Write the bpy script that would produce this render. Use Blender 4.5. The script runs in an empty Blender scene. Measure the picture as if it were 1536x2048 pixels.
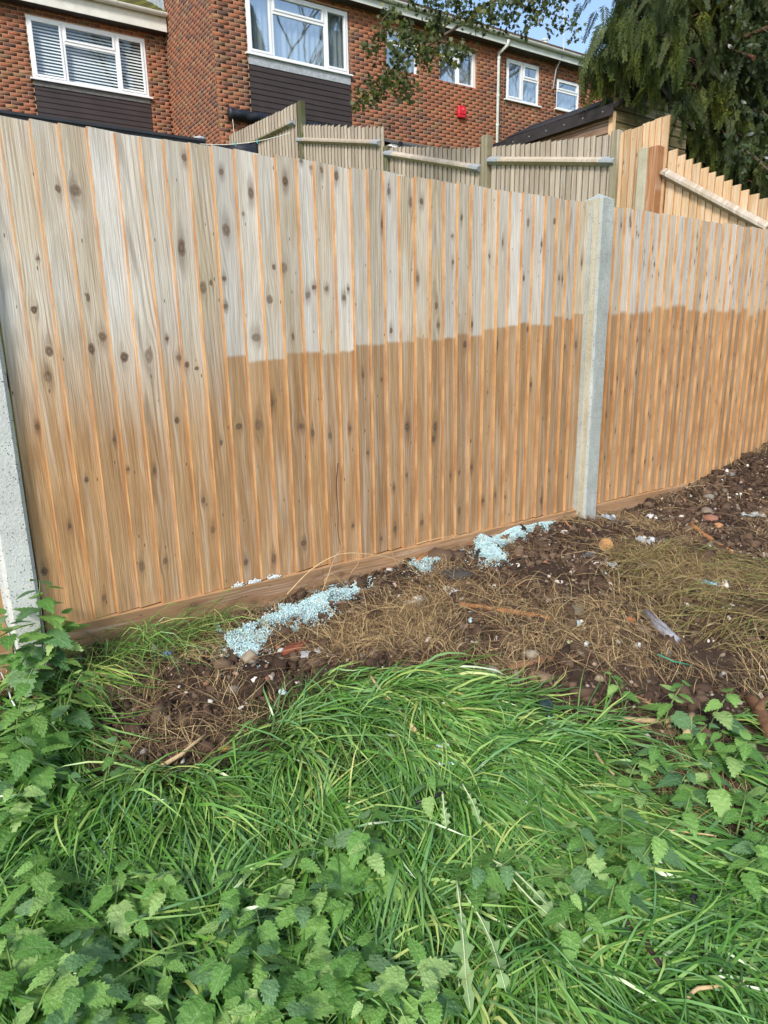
import bpy, bmesh, math, random
import numpy as np
from mathutils import Vector, Matrix

random.seed(7); RNG = np.random.default_rng(11)
sc = bpy.context.scene
COL = sc.collection

# ------------------------------------------------------------------ camera
F_PX, YAW, PITCH, ROLL = 1358.8, 0.6068, -0.2470, -0.0178      # focal length in photo pixels
CAM = np.array([-0.2977, -2.6457, 1.1619])
def cam_axes():
    cy, sy, cp, sp = math.cos(YAW), math.sin(YAW), math.cos(PITCH), math.sin(PITCH)
    f = np.array([sy*cp, cy*cp, sp]); r = np.array([cy, -sy, 0.0]); u = np.cross(r, f)
    c, s = math.cos(ROLL), math.sin(ROLL)
    return c*r+s*u, -s*r+c*u, f
AX_R, AX_U, AX_F = cam_axes()
cd = bpy.data.cameras.new('camera'); cam = bpy.data.objects.new('camera', cd); COL.objects.link(cam)
cd.sensor_fit = 'VERTICAL'; cd.sensor_height = 24.0; cd.lens = F_PX/2048*24.0
cd.clip_start = 0.05; cd.clip_end = 2000
M = Matrix.Identity(4)
for i in range(3):
    M[i][0], M[i][1], M[i][2], M[i][3] = AX_R[i], AX_U[i], -AX_F[i], CAM[i]
cam.matrix_world = M
sc.camera = cam

# ------------------------------------------------------------------ light
SUN_EL, SUN_AZ = math.radians(38), math.radians(232)      # azimuth clockwise from +y
w = bpy.data.worlds.new('World'); sc.world = w; w.use_nodes = True
nt = w.node_tree; nt.nodes.clear()
sky = nt.nodes.new('ShaderNodeTexSky'); sky.sky_type = 'NISHITA'; sky.sun_disc = False
sky.sun_elevation = SUN_EL; sky.sun_rotation = SUN_AZ
sky.air_density = 1.1; sky.dust_density = 1.4; sky.ozone_density = 1.2
bg = nt.nodes.new('ShaderNodeBackground'); bg.inputs[1].default_value = 0.13
wo = nt.nodes.new('ShaderNodeOutputWorld')
nt.links.new(sky.outputs[0], bg.inputs[0]); nt.links.new(bg.outputs[0], wo.inputs[0])
sd = bpy.data.lights.new('sun', 'SUN'); sd.energy = 2.0; sd.angle = math.radians(11); sd.color = (1, 0.95, 0.87)
so = bpy.data.objects.new('sun', sd); COL.objects.link(so)
sv = Vector((math.sin(SUN_AZ)*math.cos(SUN_EL), math.cos(SUN_AZ)*math.cos(SUN_EL), math.sin(SUN_EL)))
so.rotation_euler = sv.to_track_quat('Z', 'Y').to_euler()
sc.view_settings.view_transform = 'Standard'; sc.view_settings.look = 'None'
sc.view_settings.gamma = 1; sc.view_settings.exposure = 0.92
sc.render.engine = 'CYCLES'
sc.cycles.use_denoising = True; sc.cycles.denoiser = 'OPENIMAGEDENOISE'; sc.cycles.denoising_input_passes = 'RGB_ALBEDO_NORMAL'; sc.cycles.denoising_prefilter = 'ACCURATE'
sc.cycles.max_bounces = 5; sc.cycles.transparent_max_bounces = 12
sc.cycles.caustics_reflective = False; sc.cycles.caustics_refractive = False

# ------------------------------------------------------------------ photo pixel -> place
def ray(px, py):
    return AX_F + AX_R*((px-768)/F_PX) + AX_U*((1024-py)/F_PX)
def on_plane(px, py, P, n):
    d = ray(px, py); n = np.asarray(n, float)
    return CAM + d*(((np.asarray(P, float)-CAM)@n)/(d@n))
def at_depth(px, py, D):
    d = ray(px, py); return CAM + d*D/(d@AX_F)
def near_fence(px, py): return on_plane(px, py, (0, -0.01, 0), (0, 1, 0))

def lerp(xs, ys, x): return np.interp(x, xs, ys)
def vnoise(x, y, seed=0):
    """value noise on numpy arrays"""
    xi = np.floor(x).astype(np.int64); yi = np.floor(y).astype(np.int64)
    fx = x-xi; fy = y-yi; fx = fx*fx*(3-2*fx); fy = fy*fy*(3-2*fy)
    def h(a, b):
        n = (a*374761393 + b*668265263 + seed*1442695041) & 0x7fffffff
        n = ((n ^ (n >> 13))*1274126177) & 0x7fffffff
        return ((n ^ (n >> 16)) & 0xffff)/65535.0
    return (h(xi, yi)*(1-fx)+h(xi+1, yi)*fx)*(1-fy) + (h(xi, yi+1)*(1-fx)+h(xi+1, yi+1)*fx)*fy
def fbm(x, y, seed=0, oct=4):
    s = 0; a = 0.5
    for o in range(oct):
        s = s + a*(vnoise(x*2**o, y*2**o, seed+o)-0.5); a *= 0.5
    return s
def sstep(a, b, x):
    t = np.clip((x-a)/(b-a), 0, 1); return t*t*(3-2*t)

GX = [-300, -3, -0.5, 0, 0.8, 1.63, 2.3, 2.95, 3.3, 4.08, 4.5, 5.2, 6.2, 8, 300]
GZ = [-0.4, -0.05, 0.0, 0.01, 0.02, 0.07, 0.08, 0.10, 0.06, 0.12, 0.19, 0.33, 0.5, 0.6, 0.6]
BY = [0.0, 0.12, 1.0, 2.3, 4.0, 6.0, 9.0, 11.0, 14, 300]
BZ = [0.0, 0.28, 0.85, 1.35, 1.65, 2.25, 3.15, 3.25, 3.25, 3.25]
def ground_z(x, y, fine=True):
    x = np.asarray(x, float); y = np.asarray(y, float)
    front = lerp(GX, GZ, x) + np.where(y < 0, 0.135*np.maximum(y, -6), 0)
    # heaped soil below the fence, a low swelling of grass in the middle
    front = front + 0.07*np.exp(-((x-2.6)/1.1)**2-((y+0.75)/0.45)**2) + 0.05*np.exp(-((x-0.95)/0.45)**2-((y+1.15)/0.3)**2)
    front = front - 0.05*np.exp(-((x-2.2)/0.35)**2-((y+1.5)/0.3)**2)
    if fine:
        k = sstep(0.12, -0.02, y)
        front = front + k*(0.055*fbm(x*2.1+3, y*2.1, 5, 3) + 0.035*fbm(x*9, y*9, 9, 3))*sstep(0.02, -0.12, y)
    back = lerp(BY, BZ, y)
    t = sstep(0.02, 0.1, y)
    return front*(1-t) + np.maximum(back, front*0.2)*t
def on_ground(px, py, lift=0.0):
    z = 0.0
    d = ray(px, py)
    for _ in range(40):
        P = CAM + d*((z-CAM[2])/d[2])
        z = 0.5*z + 0.5*(float(ground_z(P[0], P[1]))+lift)
    return np.array([P[0], P[1], float(ground_z(P[0], P[1]))])
def px_size(P):
    """metres per photo pixel at P"""
    return float((np.asarray(P)-CAM)@AX_F)/F_PX
def in_poly(x, y, poly):
    inside = np.zeros(np.shape(x), bool); n = len(poly); j = n-1
    for i in range(n):
        xi, yi = poly[i]; xj, yj = poly[j]
        c = ((yi > y) != (yj > y)) & (x < (xj-xi)*(y-yi)/((yj-yi)+1e-12)+xi)
        inside ^= c; j = i
    return inside
def ground_poly(pts): return [tuple(on_ground(*p)[:2]) for p in pts]

# ------------------------------------------------------------------ building helpers
def obj(name, me, parent=None, loc=None, rot=None):
    o = bpy.data.objects.new(name, me); COL.objects.link(o)
    if parent is not None: o.parent = parent
    if loc is not None: o.location = loc
    if rot is not None: o.rotation_euler = rot
    return o
def tag(o, label=None, cat=None, group=None, kind=None):
    if label: o['label'] = label
    if cat: o['category'] = cat
    if group: o['group'] = group
    if kind: o['kind'] = kind
    return o
def thing(name, label, cat, loc=(0, 0, 0), group=None, rotz=0.0):
    return tag(obj(name, None, None, loc, (0, 0, rotz)), label, cat, group)
def np_mesh(name, V, Fc, mats=None, smooth=False):
    """V (n,3), Fc (m,k) uniform polygons"""
    V = np.asarray(V, np.float32); Fc = np.asarray(Fc, np.int32)
    me = bpy.data.meshes.new(name)
    me.vertices.add(len(V)); me.vertices.foreach_set('co', V.ravel())
    m, k = Fc.shape
    me.loops.add(m*k); me.loops.foreach_set('vertex_index', Fc.ravel())
    me.polygons.add(m); me.polygons.foreach_set('loop_start', np.arange(0, m*k, k, dtype=np.int32))
    me.polygons.foreach_set('loop_total', np.full(m, k, np.int32))
    if smooth: me.polygons.foreach_set('use_smooth', np.ones(m, bool))
    for mt in (mats or []): me.materials.append(mt)
    me.update(calc_edges=True); me.validate()
    return me
class MB:
    def __init__(s): s.v = []; s.f = []; s.m = []
    def add(s, V, Fs, mi=0):
        b = len(s.v); s.v += [tuple(map(float, v)) for v in V]
        for f in Fs: s.f.append(tuple(b+i for i in f)); s.m.append(mi)
        return s
    def box(s, x0, y0, z0, x1, y1, z1, mi=0):
        V = [(x0,y0,z0),(x1,y0,z0),(x1,y1,z0),(x0,y1,z0),(x0,y0,z1),(x1,y0,z1),(x1,y1,z1),(x0,y1,z1)]
        return s.add(V, [(0,3,2,1),(4,5,6,7),(0,1,5,4),(1,2,6,5),(2,3,7,6),(3,0,4,7)], mi)
    def beam(s, A, B, w, h, up=(0, 0, 1), mi=0):
        A = np.array(A, float); B = np.array(B, float); d = B-A; d /= np.linalg.norm(d)
        sd_ = np.cross(d, up); sd_ /= np.linalg.norm(sd_); u_ = np.cross(sd_, d)
        V = [P+sd_*a*w/2+u_*b*h/2 for P in (A, B) for a, b in ((-1,-1),(1,-1),(1,1),(-1,1))]
        return s.add(V, [(0,1,2,3),(7,6,5,4),(0,4,5,1),(1,5,6,2),(2,6,7,3),(3,7,4,0)], mi)
    def tube(s, pts, rad, n=6, mi=0, caps=True):
        pts = [np.array(p, float) for p in pts]
        if np.isscalar(rad): rad = [rad]*len(pts)
        b = len(s.v); ref = np.array([0.31, 0.17, 0.93])
        for i, p in enumerate(pts):
            d = pts[min(i+1, len(pts)-1)]-pts[max(i-1, 0)]; d = d/(np.linalg.norm(d)+1e-9)
            a = np.cross(d, ref); a /= (np.linalg.norm(a)+1e-9); c = np.cross(d, a)
            for k in range(n):
                t = 2*math.pi*k/n; q = p + rad[i]*(a*math.cos(t)+c*math.sin(t)); s.v.append(tuple(q))
        for i in range(len(pts)-1):
            for k in range(n):
                s.f.append((b+i*n+k, b+i*n+(k+1) % n, b+(i+1)*n+(k+1) % n, b+(i+1)*n+k)); s.m.append(mi)
        if caps:
            s.f.append(tuple(b+k for k in range(n-1, -1, -1))); s.m.append(mi)
            e = b+(len(pts)-1)*n; s.f.append(tuple(e+k for k in range(n))); s.m.append(mi)
        return s
    def prism(s, poly, axis, a, b, mi=0):
        """poly 2-D outline extruded along axis (0,1,2) from a to b"""
        n = len(poly)
        def pt(p, t):
            l = list(p); l.insert(axis, t); return tuple(l)
        V = [pt(p, a) for p in poly]+[pt(p, b) for p in poly]
        Fs = [tuple(range(n-1, -1, -1)), tuple(range(n, 2*n))]+[(i, (i+1) % n, n+(i+1) % n, n+i) for i in range(n)]
        return s.add(V, Fs, mi)
    def mesh(s, name, mats, smooth=False, fix=True):
        me = bpy.data.meshes.new(name); me.from_pydata(s.v, [], s.f)
        mats = mats if isinstance(mats, (list, tuple)) else [mats]
        for mt in mats: me.materials.append(mt)
        if len(mats) > 1: me.polygons.foreach_set('material_index', s.m)
        if smooth: me.polygons.foreach_set('use_smooth', [True]*len(s.f))
        if fix:
            bm = bmesh.new(); bm.from_mesh(me); bmesh.ops.recalc_face_normals(bm, faces=bm.faces); bm.to_mesh(me); bm.free()
        me.update(); return me
    def build(s, name, mats, parent=None, loc=None, rot=None, smooth=False, fix=True):
        return obj(name, s.mesh(name, mats, smooth, fix), parent, loc, rot)
def bevel_obj(o, w=0.003, seg=1):
    m = o.modifiers.new('bevel', 'BEVEL'); m.width = w; m.segments = seg; m.limit_method = 'ANGLE'; return o

# ------------------------------------------------------------------ material helpers
class NT:
    def __init__(s, name):
        s.mat = bpy.data.materials.new(name); s.mat.use_nodes = True; s.t = s.mat.node_tree
        s.b = s.t.nodes['Principled BSDF']; s.out = s.t.nodes['Material Output']
        s.b.inputs['Roughness'].default_value = 0.8
        s.b.inputs['Specular IOR Level'].default_value = 0.3
    def n(s, typ, **kw):
        nd = s.t.nodes.new('ShaderNode'+typ)
        for k, v in kw.items(): setattr(nd, k, v)
        return nd
    def l(s, a, b): s.t.links.new(a, b)
    def put(s, sock, v):
        if isinstance(v, bpy.types.NodeSocket): s.l(v, sock)
        elif v is not None: sock.default_value = v
    def math(s, op, a, b=None, c=None, clamp=False):
        nd = s.n('Math', operation=op, use_clamp=clamp); s.put(nd.inputs[0], a)
        if b is not None: s.put(nd.inputs[1], b)
        if c is not None: s.put(nd.inputs[2], c)
        return nd.outputs[0]
    def coord(s, which='Object'): return s.n('TexCoord').outputs[which]
    def sep(s, v):
        nd = s.n('SeparateXYZ'); s.l(v, nd.inputs[0]); return nd.outputs
    def comb(s, x=0.0, y=0.0, z=0.0):
        nd = s.n('CombineXYZ')
        for i, v in enumerate((x, y, z)): s.put(nd.inputs[i], v)
        return nd.outputs[0]
    def mapv(s, v, scale=(1, 1, 1), loc=(0, 0, 0), rot=(0, 0, 0)):
        nd = s.n('Mapping'); s.l(v, nd.inputs['Vector']); s.put(nd.inputs['Scale'], scale); s.put(nd.inputs['Location'], loc); s.put(nd.inputs['Rotation'], rot)
        return nd.outputs[0]
    def vadd(s, a, b):
        nd = s.n('VectorMath', operation='ADD'); s.put(nd.inputs[0], a); s.put(nd.inputs[1], b); return nd.outputs[0]
    def noise(s, v, scale=5, detail=3, rough=0.5, dist=0.0):
        nd = s.n('TexNoise'); s.put(nd.inputs['Vector'], v); nd.inputs['Scale'].default_value = scale
        nd.inputs['Detail'].default_value = detail; nd.inputs['Roughness'].default_value = rough; nd.inputs['Distortion'].default_value = dist
        return nd.outputs[0]
    def voro(s, v, scale=5, feature='F1', rnd=1.0, out=0):
        nd = s.n('TexVoronoi', feature=feature); s.put(nd.inputs['Vector'], v); nd.inputs['Scale'].default_value = scale
        nd.inputs['Randomness'].default_value = rnd; return nd.outputs[out]
    def ramp(s, f, stops, interp='LINEAR'):
        nd = s.n('ValToRGB'); s.put(nd.inputs[0], f); cr = nd.color_ramp; cr.interpolation = interp
        while len(cr.elements) < len(stops): cr.elements.new(0.5)
        for e, (p, c) in zip(cr.elements, stops): e.position = p; e.color = (*c, 1) if len(c) == 3 else c
        return nd.outputs[0]
    def range(s, f, a, b, c=0.0, d=1.0, smooth=True):
        nd = s.n('MapRange'); nd.interpolation_type = 'SMOOTHSTEP' if smooth else 'LINEAR'
        for i, v in enumerate((f, a, b, c, d)): s.put(nd.inputs[i], v)
        return nd.outputs[0]
    def mix(s, fac, a, b, mode='MIX'):
        nd = s.n('Mix', data_type='RGBA', blend_type=mode); s.put(nd.inputs[0], fac)
        for i, v in ((6, a), (7, b)):
            s.put(nd.inputs[i], (*v, 1) if isinstance(v, tuple) and len(v) == 3 else v)
        return nd.outputs[2]
    def attr(s, name, typ='OBJECT', out='Fac'):
        nd = s.n('Attribute', attribute_type=typ, attribute_name=name); return nd.outputs[out]
    def rnd(s): return s.n('ObjectInfo').outputs['Random']
    def island(s): return s.n('NewGeometry').outputs['Random Per Island']
    def color(s, c): s.put(s.b.inputs['Base Color'], (*c, 1) if isinstance(c, tuple) and len(c) == 3 else c); return s
    def set(s, **kw):
        for k, v in kw.items(): s.put(s.b.inputs[k.replace('_', ' ')], v)
        return s
    def bump(s, h, strength=0.4, dist=0.01):
        nd = s.n('Bump'); nd.inputs['Strength'].default_value = strength; nd.inputs['Distance'].default_value = dist
        s.put(nd.inputs['Height'], h); s.l(nd.outputs[0], s.b.inputs['Normal']); return s
def srgb(r, g, b):
    f = lambda c: (c/255/12.92) if c/255 <= 0.04045 else ((c/255+0.055)/1.055)**2.4
    return (f(r), f(g), f(b))
def plain(name, c, rough=0.6, var=0.15, scale=8, bump=0.0, spec=0.3):
    m = NT(name); v = m.coord(); n_ = m.noise(v, scale, 4, 0.6)
    lo = tuple(x*(1-var) for x in c); hi = tuple(min(1, x*(1+var)) for x in c)
    m.color(m.ramp(n_, [(0.3, lo), (0.7, hi)])).set(Roughness=rough, Specular_IOR_Level=spec)
    if bump: m.bump(m.noise(v, scale*4, 4), bump, 0.005)
    return m.mat
# ------------------------------------------------------------------ ground sheet
def soil_material():
    m = NT('soil'); v = m.coord(); x, y, z = m.sep(v)
    n1 = m.noise(v, 3, 5, 0.6); n2 = m.noise(v, 38, 5, 0.65); n3 = m.noise(v, 160, 3, 0.6)
    soil = m.ramp(n1, [(0.3, srgb(56, 45, 37)), (0.55, srgb(80, 64, 52)), (0.75, srgb(102, 84, 67))])
    soil = m.mix(m.range(n2, 0.35, 0.7), m.mix(0.45, soil, srgb(38, 28, 22)), soil)
    chips = m.range(m.voro(v, 70), 0.10, 0.06)
    soil = m.mix(m.math('MULTIPLY', chips, m.range(m.noise(v, 25, 2), 0.52, 0.62)), soil, srgb(176, 160, 140))
    lawn = m.ramp(m.noise(v, 1.5, 4), [(0.3, srgb(70, 92, 44)), (0.7, srgb(104, 118, 62))])
    far = m.math('MAXIMUM', m.range(y, 0.15, 0.5), m.range(y, -3.2, -4.5))
    m.color(m.mix(far, soil, lawn)).set(Roughness=0.92, Specular_IOR_Level=0.2)
    h = m.math('ADD', m.math('MULTIPLY', n2, 1.0), m.math('MULTIPLY', n3, 0.5))
    m.bump(h, 0.9, 0.02)
    return m.mat
def make_ground():
    xs = np.concatenate([[-300, -120, -50, -20, -9, -5, -3], np.arange(-2, 6.6, 0.03), [7, 8, 9, 10, 12, 15, 20, 30, 60, 130, 300]])
    ys = np.concatenate([[-300, -120, -50, -20, -9, -6, -4.5, -3.6], np.arange(-3, 0.16, 0.03), np.arange(0.3, 3, 0.25), np.arange(3, 15, 0.6), [17, 20, 30, 60, 130, 300]])
    X, Y = np.meshgrid(xs, ys); Z = ground_z(X, Y)
    V = np.stack([X, Y, Z], -1).reshape(-1, 3); nx, ny = len(xs), len(ys)
    i = np.arange(nx-1)[None, :]+nx*np.arange(ny-1)[:, None]
    Fc = np.stack([i, i+1, i+1+nx, i+nx], -1).reshape(-1, 4)
    o = obj('ground', np_mesh('ground', V, Fc, [soil_material()], True)); tag(o, 'dark bare soil bank rising to the fence and gardens', None, None, 'structure')
make_ground()

# ------------------------------------------------------------------ fence wood
def knot_group():
    g = bpy.data.node_groups.new('KnotField', 'ShaderNodeTree')
    g.interface.new_socket('X', in_out='INPUT', socket_type='NodeSocketFloat')
    g.interface.new_socket('Z', in_out='INPUT', socket_type='NodeSocketFloat')
    g.interface.new_socket('Knot', in_out='INPUT', socket_type='NodeSocketVector')
    for nm in ('Mask', 'Halo', 'Shift', 'Ring'): g.interface.new_socket(nm, in_out='OUTPUT', socket_type='NodeSocketFloat')
    gi = g.nodes.new('NodeGroupInput'); go = g.nodes.new('NodeGroupOutput')
    def mt(op, a, b=None, clamp=False):
        nd = g.nodes.new('ShaderNodeMath'); nd.operation = op; nd.use_clamp = clamp
        for i, v in enumerate((a, b)):
            if v is None: continue
            if isinstance(v, bpy.types.NodeSocket): g.links.new(v, nd.inputs[i])
            else: nd.inputs[i].default_value = v
        return nd.outputs[0]
    sp = g.nodes.new('ShaderNodeSeparateXYZ'); g.links.new(gi.outputs['Knot'], sp.inputs[0])
    kx, kz, kr = sp.outputs; r = mt('MAXIMUM', kr, 1e-4)
    dx = mt('SUBTRACT', gi.outputs['X'], kx); dz = mt('SUBTRACT', gi.outputs['Z'], kz)
    hs = mt('FRACT', mt('MULTIPLY', mt('ADD', mt('MULTIPLY', kx, 53.1), mt('MULTIPLY', kz, 17.7)), 7.3)); hs = mt('ABSOLUTE', hs)
    h2 = mt('FRACT', mt('MULTIPLY', hs, 13.7)); asp = mt('ADD', 0.75, mt('MULTIPLY', hs, 1.3))
    ux = mt('DIVIDE', dx, r); uz = mt('DIVIDE', dz, mt('MULTIPLY', r, asp))
    d2 = mt('ADD', mt('MULTIPLY', ux, ux), mt('MULTIPLY', uz, uz)); d = mt('SQRT', d2)
    mr = g.nodes.new('ShaderNodeMapRange'); mr.interpolation_type = 'SMOOTHSTEP'
    g.links.new(d, mr.inputs[0]); mr.inputs[1].default_value = 1.1; mr.inputs[2].default_value = 0.75
    g.links.new(mt('MULTIPLY', mr.outputs[0], mt('ADD', 0.62, mt('MULTIPLY', h2, 0.38))), go.inputs['Mask'])
    uz3 = mt('DIVIDE', uz, 3.4)
    e = mt('EXPONENT', mt('MULTIPLY', mt('ADD', mt('MULTIPLY', mt('MULTIPLY', ux, ux), 0.35), mt('MULTIPLY', uz3, uz3)), -1.0))
    g.links.new(e, go.inputs['Halo'])
    sh = mt('MULTIPLY', mt('MULTIPLY', dx, e), 0.95)
    g.links.new(sh, go.inputs['Shift'])
    g.links.new(mt('SINE', mt('MULTIPLY', d, 11.0)), go.inputs['Ring'])
    return g
KNOT = knot_group()
NK = 6
def wood_material(name, upper, lower, edge, grain=0.6, tide=True, knots=NK, saw=0.25, bleach=0.4, rough=0.85):
    """one length of sawn softwood: object coordinates x across, z along; knots and tide line come from the object"""
    m = NT(name); v = m.coord(); x, y, z = m.sep(v); rn = m.rnd()
    off = m.math('MULTIPLY', rn, 57.0)
    gx = x; mask = halo = None; ring = 0.0
    wv = m.noise(m.comb(m.math('MULTIPLY', x, 70.0), off, m.math('MULTIPLY', z, 50.0)), 1.0, 2)
    kx_ = m.math('ADD', x, m.math('MULTIPLY', m.math('SUBTRACT', wv, 0.5), 0.010)); kz_ = m.math('ADD', z, m.math('MULTIPLY', m.math('SUBTRACT', wv, 0.5), 0.012))
    for i in range(knots):
        gnode = m.n('Group'); gnode.node_tree = KNOT
        m.l(kx_, gnode.inputs['X']); m.l(kz_, gnode.inputs['Z']); m.l(m.attr('k%d' % i, 'OBJECT', 'Vector'), gnode.inputs['Knot'])
        gx = m.math('SUBTRACT', gx, gnode.outputs['Shift'])
        mask = gnode.outputs['Mask'] if mask is None else m.math('MAXIMUM', mask, gnode.outputs['Mask'])
        halo = gnode.outputs['Halo'] if halo is None else m.math('MAXIMUM', halo, gnode.outputs['Halo'])
        rr = m.math('MULTIPLY', gnode.outputs['Ring'], gnode.outputs['Mask']); ring = rr if isinstance(ring, float) else m.math('ADD', ring, rr)
    # slow wander of the fibres, then nested long ovals (cathedral figure)
    wander = m.math('MULTIPLY', m.math('SUBTRACT', m.noise(m.comb(m.math('MULTIPLY', x, 6.0), off, m.math('MULTIPLY', z, 1.3)), 1.0, 2), 0.5), 0.05)
    gx = m.math('ADD', gx, wander)
    cx = m.math('SUBTRACT', gx, m.range(m.math('FRACT', m.math('MULTIPLY', rn, 13.7)), 0, 1, -0.03, 0.13, False))
    cz = m.math('MULTIPLY', m.math('SUBTRACT', z, m.range(m.math('FRACT', m.math('MULTIPLY', rn, 31.1)), 0, 1, -0.5, 2.2, False)), 0.045)
    rad = m.math('SQRT', m.math('ADD', m.math('MULTIPLY', cx, cx), m.math('MULTIPLY', cz, cz)))
    rings = m.math('SINE', m.math('ADD', m.math('MULTIPLY', rad, m.range(m.math('FRACT', m.math('MULTIPLY', rn, 91.7)), 0, 1, 380.0, 720.0, False)), m.math('MULTIPLY', off, 3.0)))
    rings = m.range(rings, -0.2, 1.0)
    fine = m.noise(m.comb(m.math('MULTIPLY', gx, 190.0), off, m.math('MULTIPLY', z, 5.0)), 1.0, 4, 0.65)
    mid = m.noise(m.comb(m.math('MULTIPLY', gx, 48.0), off, m.math('MULTIPLY', z, 1.6)), 1.0, 3, 0.6)
    blot = m.noise(m.comb(m.math('MULTIPLY', x, 14.0), off, m.math('MULTIPLY', z, 3.2)), 1.0, 4, 0.6)
    # colours
    hue = m.math('FRACT', m.math('MULTIPLY', rn, 7.31))
    up = m.mix(hue, upper[0], upper[1]); lo = m.mix(m.math('FRACT', m.math('MULTIPLY', rn, 17.9)), lower[0], lower[1])
    up = m.mix(m.math('MULTIPLY', m.range(blot, 0.42, 0.66), bleach), up, upper[2])
    lo = m.mix(m.math('MULTIPLY', m.range(blot, 0.4, 0.68), 0.7), lo, lower[2])
    if tide:
        tz = m.attr('tide'); sf = m.attr('soft')
        wob = m.math('MULTIPLY', m.math('SUBTRACT', m.noise(m.comb(m.math('MULTIPLY', x, 40.0), off, m.math('MULTIPLY', z, 25.0)), 1.0, 3), 0.5), 0.016)
        zz = m.math('ADD', z, wob)
        a = m.range(zz, m.math('SUBTRACT', tz, sf), m.math('ADD', tz, sf))
        base = m.mix(a, lo, up)
    else:
        base = up
    bright = m.range(m.math('FRACT', m.math('MULTIPLY', rn, 41.3)), 0, 1, 0.80, 1.12, False)
    base = m.mix(1.0, base, m.comb(bright, bright, bright), 'MULTIPLY')
    base = m.mix(m.math('MULTIPLY', m.range(fine, 0.38, 0.66), grain), base, m.mix(0.55, base, (0.11, 0.075, 0.05)))
    rk = m.math('MULTIPLY', rings, m.range(m.math('FRACT', m.math('MULTIPLY', rn, 5.3)), 0.2, 0.9, 0.25, 1.0, False))
    base = m.mix(m.math('MULTIPLY', rk, grain), base, m.mix(0.6, base, (0.13, 0.085, 0.055)))
    base = m.mix(m.math('MULTIPLY', m.range(mid, 0.48, 0.7), 0.55), base, m.mix(0.5, base, (0.82, 0.76, 0.68)))
    base = m.mix(m.math('MULTIPLY', m.range(mid, 0.5, 0.3), 0.35), base, m.mix(0.5, base, (0.20, 0.13, 0.08)))
    # tiny pin knots
    pin = m.range(m.voro(m.comb(m.math('MULTIPLY', x, 30.0), off, m.math('MULTIPLY', z, 9.0)), 1.0), 0.085, 0.05)
    base = m.mix(m.math('MULTIPLY', pin, 0.8), base, (0.06, 0.04, 0.03))
    if mask is not None:
        hz = m.math('MULTIPLY', m.range(halo, 0.2, 1.0), m.range(blot, 0.3, 0.62))
        base = m.mix(m.math('MULTIPLY', hz, 0.85), base, m.mix(0.65, base, (0.13, 0.075, 0.045)))
        kc = m.mix(m.range(ring, -1, 1), (0.07, 0.046, 0.033), (0.20, 0.125, 0.075))
        base = m.mix(m.math('MULTIPLY', mask, 0.92), base, kc)
    # thick-edge colour: fresh sawn arris; on the grey boards, painted seam shade
    ed = m.range(m.math('ADD', m.math('ABSOLUTE', m.math('SUBTRACT', x, m.attr('ex'))), m.math('MULTIPLY', m.math('SUBTRACT', m.noise(m.comb(0.0, off, m.math('MULTIPLY', z, 14.0)), 1.0, 3), 0.5), 0.006)), 0.0042, 0.0016)
    eg = m.mix(m.range(m.noise(m.comb(0.0, off, m.math('MULTIPLY', z, 6.0)), 1.0, 3), 0.3, 0.7), edge[0], edge[1])
    base = m.mix(m.math('MULTIPLY', ed, 0.9), base, eg)
    m.color(base).set(Roughness=rough, Specular_IOR_Level=0.25)
    bf = m.noise(m.mapv(v, (260.0, 1.0, 7.0)), 1.0, 2, 0.6); sawm = m.noise(m.mapv(v, (3.0, 1.0, 300.0)), 1.0, 1)
    m.bump(m.math('ADD', bf, m.math('MULTIPLY', sawm, saw)), 0.45, 0.004)
    return m.mat
W_NEAR = wood_material('fence_board_wood',
    (srgb(220, 213, 202), srgb(210, 190, 158), srgb(234, 233, 230)),
    (srgb(200, 159, 112), srgb(186, 153, 116), srgb(172, 128, 82)),
    (srgb(192, 152, 106), srgb(160, 114, 72)))
W_GRAVEL = wood_material('gravel_board_wood',
    (srgb(172, 134, 98), srgb(164, 128, 94), srgb(132, 96, 66)), (srgb(150, 112, 78),)*3, (srgb(186, 146, 104),)*2, tide=False, knots=3, saw=0.1)
W_GREY = wood_material('weathered_grey_wood',
    (srgb(190, 178, 160), srgb(174, 160, 140), srgb(198, 192, 182)), (srgb(150, 140, 120),)*3, (srgb(108, 98, 86), srgb(90, 82, 70)), tide=False, knots=2, grain=0.4)  # edge tones darkened to paint the shadow gaps between boards
W_PALE = wood_material('new_pale_wood',
    (srgb(214, 184, 146), srgb(204, 170, 128), srgb(224, 202, 172)), (srgb(210, 180, 140),)*3, (srgb(176, 134, 90), srgb(156, 114, 74)), tide=False, knots=3, grain=0.22, bleach=0.6)
W_POST = wood_material('old_post_wood',
    (srgb(140, 134, 112), srgb(128, 122, 100), srgb(112, 116, 78)), (srgb(120, 110, 90),)*3, (srgb(130, 124, 100),)*2, tide=False, knots=1, grain=0.5)
W_GREEN = wood_material('mossy_post_wood',
    (srgb(66, 76, 48), srgb(74, 78, 54), srgb(96, 104, 50)), (srgb(60, 70, 40),)*3, (srgb(76, 82, 52),)*2, tide=False, knots=1, grain=0.5)
W_BROWN = wood_material('brown_post_wood',
    (srgb(172, 124, 84), srgb(164, 114, 76), srgb(148, 98, 60)), (srgb(170, 120, 80),)*3, (srgb(190, 140, 92),)*2, tide=False, knots=2, grain=0.4)

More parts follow.
